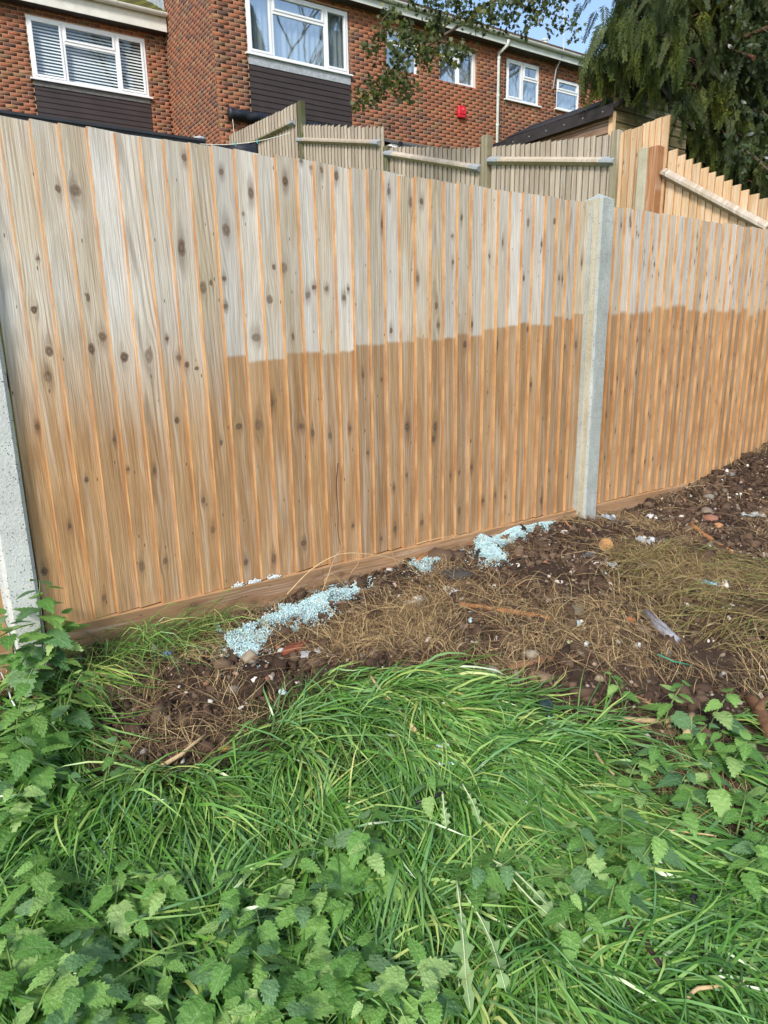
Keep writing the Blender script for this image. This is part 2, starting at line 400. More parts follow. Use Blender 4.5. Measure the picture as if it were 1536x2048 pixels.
def board_mesh(name, width, height, mat, tl=0.017, tr=0.004, slope=0.021, mirror=False):
    """feather-edge board, thick edge at x = 0, with a broken arris; front towards -y"""
    yl, yr = -0.022, -0.022+slope
    out = [(0.0022, yl), (width, yr), (width, yr+tr), (0, yl+tl), (0, yl+0.0022)]
    if mirror: out = [(width-a, b) for a, b in out]
    mb = MB(); mb.prism(out, 2, 0, height)
    return mb.mesh(name, mat)
def set_knots(o, ks):
    for i in range(NK):
        k = ks[i] if i < len(ks) else (9.0, 9.0, 0.0)
        o['k%d' % i] = [float(c) for c in k]
def rand_knots(rg, width, height, n, r0=0.006, r1=0.014):
    return [(rg.uniform(0.01, width-0.02), rg.uniform(0.05, height-0.03), rg.uniform(r0, r1)) for _ in range(n)]

# ------------------------------------------------------------------ near fence
PITCH_B, BW, BH, ZB = 0.0865, 0.115, 1.72, 0.15
NEAR_BOARD = board_mesh('fence_board', BW, BH, W_NEAR)
KN = [(152,383,13),(369,315,6),(440,346,6),(501,388,8),(362,496,9),(450,462,10),(484,430,4),(78,516,4),(69,618,7),(176,596,5),(445,559,6),(403,577,9),(421,566,4),(447,615,7),(476,601,5),
 (100,701,8),(183,699,7),(206,674,9),(249,716,9),(296,711,9),(332,676,4),(357,714,7),(376,676,5),(97,752,9),(372,730,5),(393,737,5),(511,677,12),(566,538,11),(537,597,9),(546,532,5),(627,576,6),(613,592,7),
 (653,578,6),(686,593,6),(695,576,4),(832,558,7),(842,404,6),(821,402,6),(776,385,5),(766,451,6),(871,612,5),(876,651,6),(781,663,5),(586,675,4),(476,854,9),(515,851,9),(539,803,9),(603,854,9),(441,886,5),
 (659,871,6),(623,867,6),(724,751,5),(813,851,8),(869,854,7),(865,878,7),(698,856,5),(89,1141,8),(75,853,5),(283,1133,7),(329,1121,6),(406,1000,5),(426,1059,5),(490,1125,6),(547,1119,7),(404,913,4),(607,1087,8),
 (842,1045,6),(917,946,4),(917,1022,5),(941,935,5),(963,1000,6),(987,989,5),(1008,993,5),(1082,1002,5),(1096,941,4),(1132,953,4),(761,1079,5),(787,977,4),(789,1059,5),(922,437,4),(904,472,5),(1055,447,5),(1084,490,4),
 (1110,444,5),(977,512,4),(1045,558,4),(1116,556,4),(1124,558,4),(1003,485,4),(1163,526,4),(571,365,8),(643,341,5),(669,350,7),(599,325,5),(621,337,5),(930,690,7),(990,690,6),(1150,690,5),(1060,770,5),(735,905,4),
 (230,880,4),(172,960,5),(255,940,4),(140,1050,4),(705,1050,4),(1030,905,4),(1055,660,4)]
TIDE_PX = [(490,722),(560,714),(640,704),(700,695),(800,686),(900,673),(1000,661),(1080,646),(1180,628)]
TU = [near_fence(*p)[0] for p in TIDE_PX]; TZ = [near_fence(*p)[2]-ZB for p in TIDE_PX]
TZR = near_fence(1300, 620)[2]-ZB

BOT_X = [(99,1251),(136.7,1245.7),(185.4,1234.8),(233,1223.6),(277.3,1214.5),(321.6,1205.4),(364.6,1195.5),(401.3,1185.7),(441.7,1175),(480.7,1166.7),(521,1159),(556.3,1151),(594,1142),(627.9,1134.9),(657.8,1127),(687.8,1120.6),(719,1114),(749,1107.6),(777.6,1101.6),(802.6,1094.8),(830.7,1088.3),(858.6,1078),(882,1075),(906.8,1071.4),(931.5,1066),(956.3,1061),(979,1054.5),(1001.8,1049.3),(1024,1043.5),(1043.5,1039.4),(1065.6,1035),(1085.7,1030.5),(1106,1027),(1123.4,1022)]
def bay_boards(bay, x0, n, knots_px=None, seed=1, tide=None, zb=ZB):
    rg = random.Random(seed); boards = []
    for k in range(n):
        u = x0+k*PITCH_B+(rg.uniform(-.006, .006) if 0 < k else 0)
        if knots_px and k: u = 0.5*(x0+k*PITCH_B)+0.5*float(near_fence(*BOT_X[k])[0])
        o = obj('board', NEAR_BOARD, bay, (u-bay.location.x + rg.uniform(-.002, .002), rg.uniform(-0.0006, 0.0006), zb-bay.location.z+rg.uniform(-0.005, 0.005)))
        o.rotation_euler = (0, rg.uniform(-0.0016, 0.0016), 0)
        o['tide'], o['soft'] = tide(u, rg)
        boards.append((u, o, []))
    if knots_px:
        for px, py, r in knots_px:
            P = near_fence(px, py); i = sum(1 for b_ in boards if b_[0] <= P[0])-1
            if 0 <= i < n: boards[i][2].append((P[0]-boards[i][0], P[2]-zb, r*px_size(P)*0.95))
    for u, o, ks in boards:
        ks.sort(key=lambda k: -k[2])
        need = rg.choice((4, 5, 6)) if not knots_px else max(len(ks), 3)
        while len(ks) < need: ks += rand_knots(rg, PITCH_B, BH, 1, 0.004, 0.011)
        set_knots(o, ks[:NK])
    return boards
def tide_main(u, rg):
    if u < 0.70: return rg.uniform(0.82, 0.95), 0.30
    return float(np.interp(u+0.04, TU, TZ))+rg.uniform(-.022, .022), 0.009
def tide_right(u, rg): return float(TZR)+rg.uniform(-.03, .03), 0.016
def tide_left(u, rg): return 1.5, 0.3
def gravel(bay, x0, x1, seed, joints=()):
    cuts = [x0]+list(joints)+[x1]
    for a, b in zip(cuts[:-1], cuts[1:]):
        # object frame: local z runs along the length of the timber
        mb = MB(); mb.box(0, -0.030, 0, 0.15, -0.002, b-a-0.002)
        o = mb.build('gravel_board', W_GRAVEL, bay, (a-bay.location.x, 0, ZB-0.002-bay.location.z), (0, math.pi/2, 0))
        rg = random.Random(seed); set_knots(o, [(rg.uniform(.03, .12), rg.uniform(.1, b-a-.1), rg.uniform(.008, .014)) for _ in range(3)]); seed += 1
def rails(bay, x0, x1):
    for z in (0.45, 1.05, 1.6):
        MB().prism([(0.0005, z-0.04), (0.0005, z+0.04), (0.04, z)], 0, x0-bay.location.x, x1-bay.location.x).build('rail', W_BROWN, bay)
bay = thing('fence_bay', 'long bay of upright overlapping timber boards between the two concrete posts', 'fence', (1.47, 0, 0), 'bays of the front fence')
bay_boards(bay, 0.0, 34, KN, 3, tide_main); gravel(bay, 0.0, 2.94, 5, (1.17,)); rails(bay, 0, 2.94)
MB().box(-1.467, -0.0335, 0.0, -1.44, -0.0305, 0.085).build('metal_clip', plain('galvanised_steel', srgb(150, 156, 160), 0.4, 0.15, 40), bay)
bay = thing('fence_bay', 'timber fence bay receding right of the middle concrete post above the bare soil', 'fence', (4.55, 0, 0), 'bays of the front fence')
bay_boards(bay, 3.075, 36, None, 21, tide_right); gravel(bay, 3.07, 6.15, 9); rails(bay, 3.07, 6.15)
bay = thing('fence_bay', 'sliver of timber fence bay left of the pale concrete post at the left edge', 'fence', (-0.4, 0, 0), 'bays of the front fence')
bay_boards(bay, -0.115-PITCH_B*8, 8, None, 33, tide_left); gravel(bay, -0.115-PITCH_B*8, -0.115, 15); rails(bay, -0.8, -0.115)

def concrete(name, c0, c1, pit=0.8):
    m = NT(name); v = m.coord(); n1 = m.noise(v, 7, 5, 0.6); n2 = m.noise(v, 120, 4, 0.6)
    big = m.noise(m.mapv(v, (14, 14, 1.6)), 1.0, 4, 0.6)
    base = m.ramp(n1, [(0.3, c0), (0.7, c1)])
    base = m.mix(m.math('MULTIPLY', m.range(big, 0.5, 0.68), 0.45), base, m.mix(0.6, base, (0.72, 0.76, 0.76)))
    p1 = m.range(m.voro(v, 95), 0.26, 0.16); p1 = m.math('MULTIPLY', p1, m.range(m.noise(v, 60, 2), 0.46, 0.56))
    p2 = m.range(m.voro(v, 230), 0.25, 0.14); p2 = m.math('MULTIPLY', p2, m.range(m.noise(v, 40, 2), 0.5, 0.6))
    pits = m.math('MAXIMUM', p1, p2)
    m.color(m.mix(m.math('MULTIPLY', pits, pit), m.mix(m.math('MULTIPLY', n2, 0.35), base, (0.25, 0.25, 0.23)), (0.06, 0.06, 0.055)))
    m.bump(m.math('SUBTRACT', n2, m.math('MULTIPLY', pits, 1.5)), 0.7, 0.004); m.set(Roughness=0.9)
    return m.mat
CONC = concrete('cast_concrete', srgb(150, 156, 152), srgb(178, 184, 180))
CONC2 = concrete('light_concrete', srgb(186, 190, 186), srgb(210, 214, 212))
CONC3 = concrete('coarse_concrete', srgb(168, 160, 136), srgb(188, 182, 158))
def conc_post(x0, x1, y0, y1, z0, z1, label, mat, side):
    cx, cy = (x0+x1)/2, (y0+y1)/2
    t = thing('concrete_post', label, 'post', (cx, cy, z0), 'concrete fence posts')
    b = 0.012; a, c = (x1-x0)/2, (y1-y0)/2; h = z1-z0
    out = [(-a, -c+b), (-a+b, -c), (a-b, -c), (a, -c+b), (a, c-b), (a-b, c), (-a+b, c), (-a, c-b)]
    mb = MB(); n = len(out)
    V = [(p[0], p[1], 0) for p in out]+[(p[0], p[1], h-0.035) for p in out]+[(0.0, 0.0, h)]
    Fs = [(i, (i+1) % n, n+(i+1) % n, n+i) for i in range(n)]+[(n+i, n+(i+1) % n, 2*n) for i in range(n)]+[tuple(range(n-1, -1, -1))]
    mb.add(V, Fs)
    for i, f in enumerate(mb.f):
        if i in (6, 7): mb.m[i] = 1
    o = mb.build('shaft', [mat, side], t)
    MB().box(-a-0.01, -0.012, 0.0, -a+0.004, 0.03, h-0.06).build('slot_fillet', mat, t)
    return t
conc_post(2.948, 3.068, -0.082, 0.05, -0.3, 1.925, 'speckled grey concrete post with pointed cap in the middle of the fence', CONC, CONC3)
conc_post(-0.112, -0.008, -0.060, 0.05, -0.4, 1.925, 'pale pitted concrete post at the left edge of the fence', CONC2, CONC2)
# ------------------------------------------------------------------ side fence between the gardens
SA, SB = np.array([5.8, 11.1, 0.0]), np.array([6.2, 1.5, 0.0])
SD = (SB-SA)/np.linalg.norm(SB-SA); SN = np.array([-SD[1], SD[0], 0.0]); SROT = math.atan2(SD[1], SD[0])
def sfp(px, py):
    P = on_plane(px, py, SA, SN); return float((P-SA)@SD), float(P[2])
def s_world(s, off, z): return SA+SD*s+SN*off+np.array([0, 0, z])          # off > 0 is away from the camera
GALV = bpy.data.materials['galvanised_steel']
def tall_board(name, mat, w_, h=1.85): return board_mesh(name, w_, h, mat, 0.016, 0.004, 0.020, True)
def side_bay(label, tl, tr, n, mat, railpx, railmat, seed, rake=True, steps=None, brackets=True, teeth=0.0, h=1.85):
    rg = random.Random(seed)
    s0, z0 = sfp(*tl); s1, z1 = sfp(*tr); p = (s1-s0)/n
    base = s_world(s0, 0, min(z0, z1)-h)
    bayo = thing('garden_fence_bay', label, 'fence', tuple(base), 'bays of the fence between the gardens', SROT)
    me = tall_board('fence_board', mat, p*1.28, h)
    for k in range(n):
        z = z0+(z1-z0)*(k+0.5)/n + rg.uniform(-.008, .008)
        if teeth: z += teeth*(1 if k % 2 else -1)
        o = obj('board', me, bayo, (k*p-p*0.28, rg.uniform(-.001, .001), z-h-base[2])); o.rotation_euler = (0, rg.uniform(-.004, .004), 0)
        set_knots(o, rand_knots(rg, p, h, 2, 0.004, 0.010)); o['ex'] = float(p*1.28)
    for (a, b) in railpx:
        sa, za = sfp(*a); sb, zb = sfp(*b)
        A = np.array([sa-s0, -0.022, za-base[2]]); B = np.array([sb-s0, -0.022, zb-base[2]])
        d = (B-A)/np.linalg.norm(B-A); up = np.array([-d[2], 0, d[0]]); r_ = 0.045; out = np.array([0, -1, 0])
        V = [P+q for P in (A, B) for q in (up*r_, out*0.062+up*0.012, out*0.062-up*0.012, -up*r_)]
        rail = MB().add(V, [(0, 1, 5, 4), (1, 2, 6, 5), (2, 3, 7, 6), (3, 0, 4, 7), (3, 2, 1, 0), (4, 5, 6, 7)]).build('rail', railmat, bayo)
        set_knots(rail, [])
        if brackets:
            for E_, sgn in ((A, 1), (B, -1)):
                Q = E_+d*sgn*0.16; k_ = 0.004
                V = [P+q for P in (E_-d*sgn*0.02, Q) for q in (up*(r_+k_), out*(0.062+k_)+up*0.014, out*(0.062+k_)-up*0.014, -up*(r_+k_))]
                MB().add(V, [(0, 1, 5, 4), (1, 2, 6, 5), (2, 3, 7, 6), (3, 2, 1, 0), (4, 5, 6, 7)]).build('rail_bracket', GALV, rail)
    return bayo
side_bay('old grey board fence bay rising from the brick corner to the tall mossy post', (458, 272), (594, 206), 24, W_GREY, [((450, 314), (592, 245))], W_POST, 41)
side_bay('old grey board fence bay with level rail behind the middle of the front fence', (607, 250), (769, 255), 24, W_GREY, [((601, 281), (762, 287))], W_GREY, 42, teeth=0.008)
side_bay('old grey board fence bay below the white door canopy', (782, 294), (962, 297), 21, W_GREY, [((777, 308), (962, 338))], W_GREY, 43)
side_bay('grey brown board fence bay in front of the wooden shed', (986, 294), (1232, 269), 23, W_GREY, [((985, 322), (1232, 324))], W_GREY, 44)
side_bay('short new pale board fence bay with its top rising to the right', (1240, 267), (1341, 230), 8, W_PALE, [], W_POST, 45, brackets=False)
b6 = side_bay('new pale board fence bay stepping down to the right under the conifer', (1342, 297), (1536, 404), 12, W_PALE, [((1330, 346), (1540, 458))], W_GREY, 46, brackets=False)
# the stepped bay runs on out of the frame to the corner with the front fence
s0, z0 = sfp(1342, 297); s1, z1 = sfp(1536, 404); pp = (s1-s0)/12; me6 = b6.children[0].data
for k in range(12, 19):
    o = obj('board', me6, b6, (k*pp-pp*0.28, 0, z0+(z1-z0)*(k+0.5)/12-1.85-b6.location.z)); set_knots(o, [])
def side_post(px, py, label, mat, w_=0.1, h=2.1, off=0.0, name='wooden_post', cat='post', grp='posts of the fence between the gardens'):
    s_, z_ = sfp(px, py); P = s_world(s_, off, z_-h)
    t = tag(MB().prism([(-w_/2, -w_/2), (w_/2, -w_/2), (w_/2, w_/2), (-w_/2, w_/2)], 2, 0, h).build(name, mat, None, tuple(P), (0, 0, SROT)), label, cat, grp)
    bevel_obj(t, 0.006); set_knots(t, []); return t
side_post(602, 203, 'tall dark mossy wooden post at the near end of the rising grey bay', W_GREEN, 0.1, 2.2)
side_post(775, 293, 'low green mossy wooden post between two grey fence bays', W_GREEN, 0.1, 2.0)
side_post(974, 272, 'stout grey wooden post left of the shed', W_POST, 0.11, 2.1)
side_post(1236, 262, 'grey wooden post where the old fence meets the new pale boards', W_POST, 0.09, 2.1, -0.01)
side_post(1320, 296, 'square brown timber post beside the stepped pale fence', W_BROWN, 0.115, 2.0, -0.07)
side_post(1303, 300, 'rough concrete stub post standing against the brown timber post', CONC3, 0.10, 2.0, -0.10, 'concrete_post', 'post', 'concrete fence posts')

# ------------------------------------------------------------------ shed
SHX, SHY0, SHY1, SHZ = 6.7, 2.80, 4.74, 3.68
FELT = plain('roofing_felt', srgb(52, 48, 48), 0.85, 0.25, 14, 0.4)
W_SHED = wood_material('shed_cladding_wood', (srgb(150, 120, 98), srgb(138, 104, 80), srgb(176, 158, 140)), (srgb(120, 90, 60),)*3, (srgb(110, 80, 56),)*2, tide=False, knots=2, grain=0.45)
W_SHED2 = wood_material('shed_shaded_olive_wood', (srgb(98, 92, 58), srgb(88, 82, 50), srgb(110, 100, 66)), (srgb(90, 84, 50),)*3, (srgb(80, 74, 46),)*2, tide=False, knots=2, grain=0.45)  # olive gable cladding, with the shade under the tree darkened into its colour
shed = thing('garden_shed', 'small wooden shed with black felt roof behind the grey fence', 'shed', (SHX+0.8, (SHY0+SHY1)/2, 1.6))
def shed_local(P): return np.array(P)-np.array(shed.location)
hw, L2, ze = 0.72, (SHY1-SHY0)/2, SHZ-0.02-1.6
for k in range(17):     # long side, boards lie along y
    z_ = 0.05+k*0.118
    if z_+0.12 > ze: break
    mb = MB(); mb.prism([(0, -0.02), (0.0, 0.0), (0.122, 0.0), (0.122, -0.008)], 2, -L2+0.06, L2-0.06)
    o = mb.build('cladding_board', W_SHED, shed, (-hw, 0, z_)); o.rotation_euler = (math.pi/2, -math.pi/2, 0); o.rotation_mode = 'XYZ'
    o.matrix_local = Matrix(((0, 1, 0, -hw), (0, 0, 1, 0), (1, 0, 0, z_), (0, 0, 0, 1)))
    set_knots(o, rand_knots(random.Random(k), 0.1, 0.6, 2))
for k in range(21):     # near gable end
    z_ = 0.05+k*0.118; half = hw if z_ < ze else hw*max(0, 1-(z_+0.1-ze)/0.36)
    if half < 0.08: break
    mb = MB(); mb.prism([(0, -0.02), (0.0, 0.0), (0.122, 0.0), (0.122, -0.008)], 2, -half, half)
    o = mb.build('cladding_board', W_SHED2, shed); o.matrix_local = Matrix(((0, 0, 1, 0), (0, 1, 0, -L2+0.06), (1, 0, 0, z_), (0, 0, 0, 1)))
    set_knots(o, rand_knots(random.Random(50+k), 0.1, 0.6, 2))
MB().box(-hw+0.03, -L2+0.09, 0, hw-0.03, L2-0.09, ze+0.02).build('wall_frame', W_SHED2, shed)
MB().box(-hw-0.035, -L2+0.03, 0, -hw+0.02, -L2+0.085, ze-0.03).build('corner_batten', W_PALE, shed)
mb = MB()
for s_ in (-1, 1):
    e = [(s_*(hw+0.08), ze-0.02), (s_*(hw+0.08), ze+0.02), (0, ze+0.38), (0, ze+0.34)]
    mb.prism(e, 1, -L2, L2)
roof = mb.build('felt_roof', FELT, shed)
MB().box(-hw-0.10, -L2-0.01, ze-0.09, -hw-0.083, L2+0.01, ze+0.028).build('felt_edge', FELT, roof)
for k in range(2):      # felt laps: a strip laid over the slope
    f_ = 0.32+0.36*k
    A_ = np.array([-(hw+0.08)*(1-f_), ze+0.02+0.36*f_+0.004])
    MB().prism([(A_[0]-0.02, A_[1]-0.008), (A_[0]-0.02, A_[1]+0.002), (A_[0]+0.25, A_[1]+0.125), (A_[0]+0.25, A_[1]+0.115)], 1, -L2-0.003, L2+0.003).build('felt_lap', FELT, roof)
for k in range(7):
    MB().tube([(-hw-0.101, -L2+0.12+k*0.28, ze-0.03), (-hw-0.106, -L2+0.12+k*0.28, ze-0.03)], 0.008, 6).build('felt_nail', GALV, roof)

# ------------------------------------------------------------------ houses
HROT = -math.radians(2.0); HO = np.array([5.60, 11.26, 3.25])
HEX = np.array([math.cos(HROT), math.sin(HROT), 0]); HEY = np.array([-math.sin(HROT), math.cos(HROT), 0])
def hl(px, py, ly=0.0):
    P = on_plane(px, py, HO+HEY*ly, HEY); d = P-HO; return float(d@HEX), float(d[2])
def hw_(lx, ly, z): return HO+HEX*lx+HEY*ly+np.array([0, 0, z])
def to_px(P):
    d = np.asarray(P)-CAM; w_ = d@AX_F; return 768+F_PX*(d@AX_R)/w_, 1024-F_PX*(d@AX_U)/w_

def brick_material():
    m = NT('facing_brick'); v = m.coord(); isl = m.math('FRACT', m.math('ADD', m.island(), m.rnd()))
    n1 = m.noise(v, 9, 4, 0.6); n2 = m.noise(v, 60, 3, 0.6); lowf = m.noise(v, 0.55, 3, 0.5)
    c = m.ramp(isl, [(0.0, srgb(84, 62, 60)), (0.10, srgb(108, 72, 62)), (0.28, srgb(134, 82, 62)), (0.52, srgb(152, 92, 66)), (0.74, srgb(136, 88, 66)), (0.86, srgb(128, 100, 74)), (0.94, srgb(98, 72, 66)), (1.0, srgb(160, 118, 84))])
    c = m.mix(m.math('MULTIPLY', m.range(n1, 0.4, 0.75), 0.5), c, m.mix(0.5, c, srgb(92, 76, 62)))
    c = m.mix(m.math('MULTIPLY', m.range(lowf, 0.46, 0.66), 0.5), c, srgb(172, 98, 62))
    c = m.mix(m.math('MULTIPLY', n2, 0.3), c, m.mix(0.5, c, (0.10, 0.07, 0.055)))
    m.color(c).set(Roughness=0.9); m.bump(n2, 0.5, 0.004); return m.mat
def mortar_material():
    m = NT('mortar'); v = m.coord(); n1 = m.noise(v, 5, 4, 0.6)
    m.color(m.ramp(n1, [(0.3, srgb(160, 126, 98)), (0.7, srgb(186, 150, 118))])).set(Roughness=0.95); m.bump(m.noise(v, 90, 3), 0.4, 0.004); return m.mat
BRICK, MORTAR = brick_material(), mortar_material()
UPVC = plain('white_upvc', (0.78, 0.80, 0.82), 0.35, 0.04, 3, 0, 0.5)
GUTTER = plain('aged_white_plastic', srgb(214, 214, 206), 0.5, 0.10, 5)
GUTTER2 = plain('grey_white_plastic', srgb(198, 204, 198), 0.5, 0.12, 4)
LEAD = plain('lead_sheet', srgb(160, 166, 172), 0.55, 0.25, 18, 0.4)
CLAD = plain('dark_brown_cladding', srgb(58, 50, 50), 0.6, 0.15, 3)
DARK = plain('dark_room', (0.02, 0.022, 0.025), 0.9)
SOFFIT = plain('soffit_board', srgb(70, 62, 56), 0.8)
def glass_material(name, k):
    m = NT(name); t = m.t; t.nodes.remove(m.b)
    gl = m.n('BsdfGlossy'); gl.inputs['Roughness'].default_value = 0.02; gl.inputs['Color'].default_value = (0.93, 0.97, 1, 1)
    v = m.coord(); bp = m.n('Bump'); bp.inputs['Strength'].default_value = 0.06; bp.inputs['Distance'].default_value = 0.02
    m.l(m.noise(v, 1.6, 2), bp.inputs['Height']); m.l(bp.outputs[0], gl.inputs['Normal'])
    tr = m.n('BsdfTransparent'); tr.inputs['Color'].default_value = (0.88, 0.93, 0.93, 1)
    ge = m.n('NewGeometry'); dt = m.n('VectorMath', operation='DOT_PRODUCT'); m.l(ge.outputs['Incoming'], dt.inputs[0]); m.l(ge.outputs['Normal'], dt.inputs[1])
    sch = m.math('MULTIPLY', m.math('POWER', m.math('SUBTRACT', 1.0, m.math('ABSOLUTE', dt.outputs['Value']), clamp=True), 5.0), 0.9)
    mx = m.n('MixShader'); m.l(m.math('ADD', sch, k, clamp=True), mx.inputs[0]); m.l(tr.outputs[0], mx.inputs[1]); m.l(gl.outputs[0], mx.inputs[2]); m.l(mx.outputs[0], m.out.inputs[0])
    return m.mat
GLASS = glass_material('clear_window_glass', 0.10); GLASS_R = glass_material('reflective_window_glass', 0.5)
NET = plain('net_curtain', (0.66, 0.74, 0.80), 0.9, 0.08, 3)
BLIND = plain('blind_slat', (0.88, 0.89, 0.89), 0.5, 0.05, 3)

def brick_rects(s0, s1, z0, z1, openings, phase=0.0):
    """stretcher bond cut round the openings -> (s, z, width, height)"""
    out = []; row = 0; z = z0
    while z < z1-0.02:
        h = min(0.065, z1-z); s = s0-(0.1125 if (row % 2) else 0.0)-phase
        while s < s1:
            a, b = max(s, s0), min(s+0.215, s1); segs = [(a, b)] if b-a > 0.02 else []
            for (o0, o1, p0, p1) in openings:
                if z+h*0.5 > p0 and z+h*0.5 < p1:
                    ns = []
                    for (a, b) in segs:
                        if b <= o0 or a >= o1: ns.append((a, b)); continue
                        if a < o0-0.02: ns.append((a, o0))
                        if b > o1+0.02: ns.append((o1, b))
                    segs = ns
            for (a, b) in segs: out.append((a, z, b-a, h))
            s += 0.225
        z += 0.075; row += 1
    return out
BOXV = np.array([(0,0,0),(1,0,0),(1,1,0),(0,1,0),(0,0,1),(1,0,1),(1,1,1),(0,1,1)], float)
BOXF = np.array([(0,1,5,4),(1,2,6,5),(3,0,4,7),(4,5,6,7),(0,3,2,1)])
ONE_BRICK = np_mesh('brick', (BOXV*np.array([0.215, 0.05, 0.065])), np.concatenate([BOXF, [[2, 3, 7, 6]]]), [BRICK])
def wall_slab(s0, s1, z0, z1, openings, place, depth=0.12):
    ss = sorted({s0, s1, *[min(max(o[0], s0), s1) for o in openings], *[min(max(o[1], s0), s1) for o in openings]})
    zz = sorted({z0, z1, *[min(max(o[2], z0), z1) for o in openings], *[min(max(o[3], z0), z1) for o in openings]})
    mb = MB()
    for a, b in zip(ss[:-1], ss[1:]):
        for c, d in zip(zz[:-1], zz[1:]):
            m_, n_ = (a+b)/2, (c+d)/2
            if any(o[0] < m_ < o[1] and o[2] < n_ < o[3] for o in openings): continue
            if b-a < 1e-4 or d-c < 1e-4: continue
            V = [place(x, y, z) for z in (c, d) for x, y in ((a, 0), (b, 0), (b, depth), (a, depth))]
            mb.add(V, [(0,3,2,1),(4,5,6,7),(0,1,5,4),(1,2,6,5),(2,3,7,6),(3,0,4,7)])
    return mb
def brick_wall(house, s0, s1, z0, z1, openings, place, rotz, budget, name='wall', label=None, phase=0.0):
    """place(s, into, z) -> house-local point; bricks stand 7 mm proud of the mortar"""
    wall = wall_slab(s0, s1, z0, z1, openings, place).build(name, MORTAR, house)
    if label: wall['label'] = label
    R = brick_rects(s0, s1, z0+0.01, z1, openings, phase); info = []
    for (s, z, w_, h) in R:
        P = np.array(place(s+w_/2, -0.005, z+h/2)); Wd = HO+HEX*P[0]+HEY*P[1]+np.array([0, 0, P[2]])
        px, py = to_px(Wd); vis = (-20 < px < 1400 and -20 < py < 222+0.152*px and not (px > 1170 and py > 190))
        info.append((0 if vis else 1, float(np.linalg.norm(Wd-CAM))))
    order = sorted(range(len(R)), key=lambda i: info[i])
    single = [i for i in order[:budget] if info[i][0] == 0]; ss = set(single); rg = random.Random(len(R))
    for i in single:
        s, z, w_, h = R[i]; pr = 0.001+rg.uniform(-0.0006, 0.001)
        o = obj('brick', ONE_BRICK, wall, place(s+(w_ if rotz else 0), -pr, z), (0, 0, rotz)); o.scale = (w_/0.215, 1, h/0.065)
    rest = [i for i in range(len(R)) if i not in ss]
    if rest:
        V = []
        for i in rest:
            s, z, w_, h = R[i]; pr = 0.001+rg.uniform(-0.0006, 0.001)
            V.append([place(s+q[0]*w_, -pr+q[1]*0.04, z+q[2]*h) for q in BOXV])
        V = np.array(V).reshape(-1, 3); Fc = (np.arange(len(rest))[:, None, None]*8+BOXF[None]).reshape(-1, 4)
        tag(obj('brickwork', np_mesh('brickwork', V, Fc, [BRICK]), wall), None, None, None, 'stuff')
    return wall
FRONT = lambda ly: (lambda s, into, z: (s, ly+into, z))
SIDE = lambda s, into, z: (into, s, z)      # wall facing -x; s runs backwards

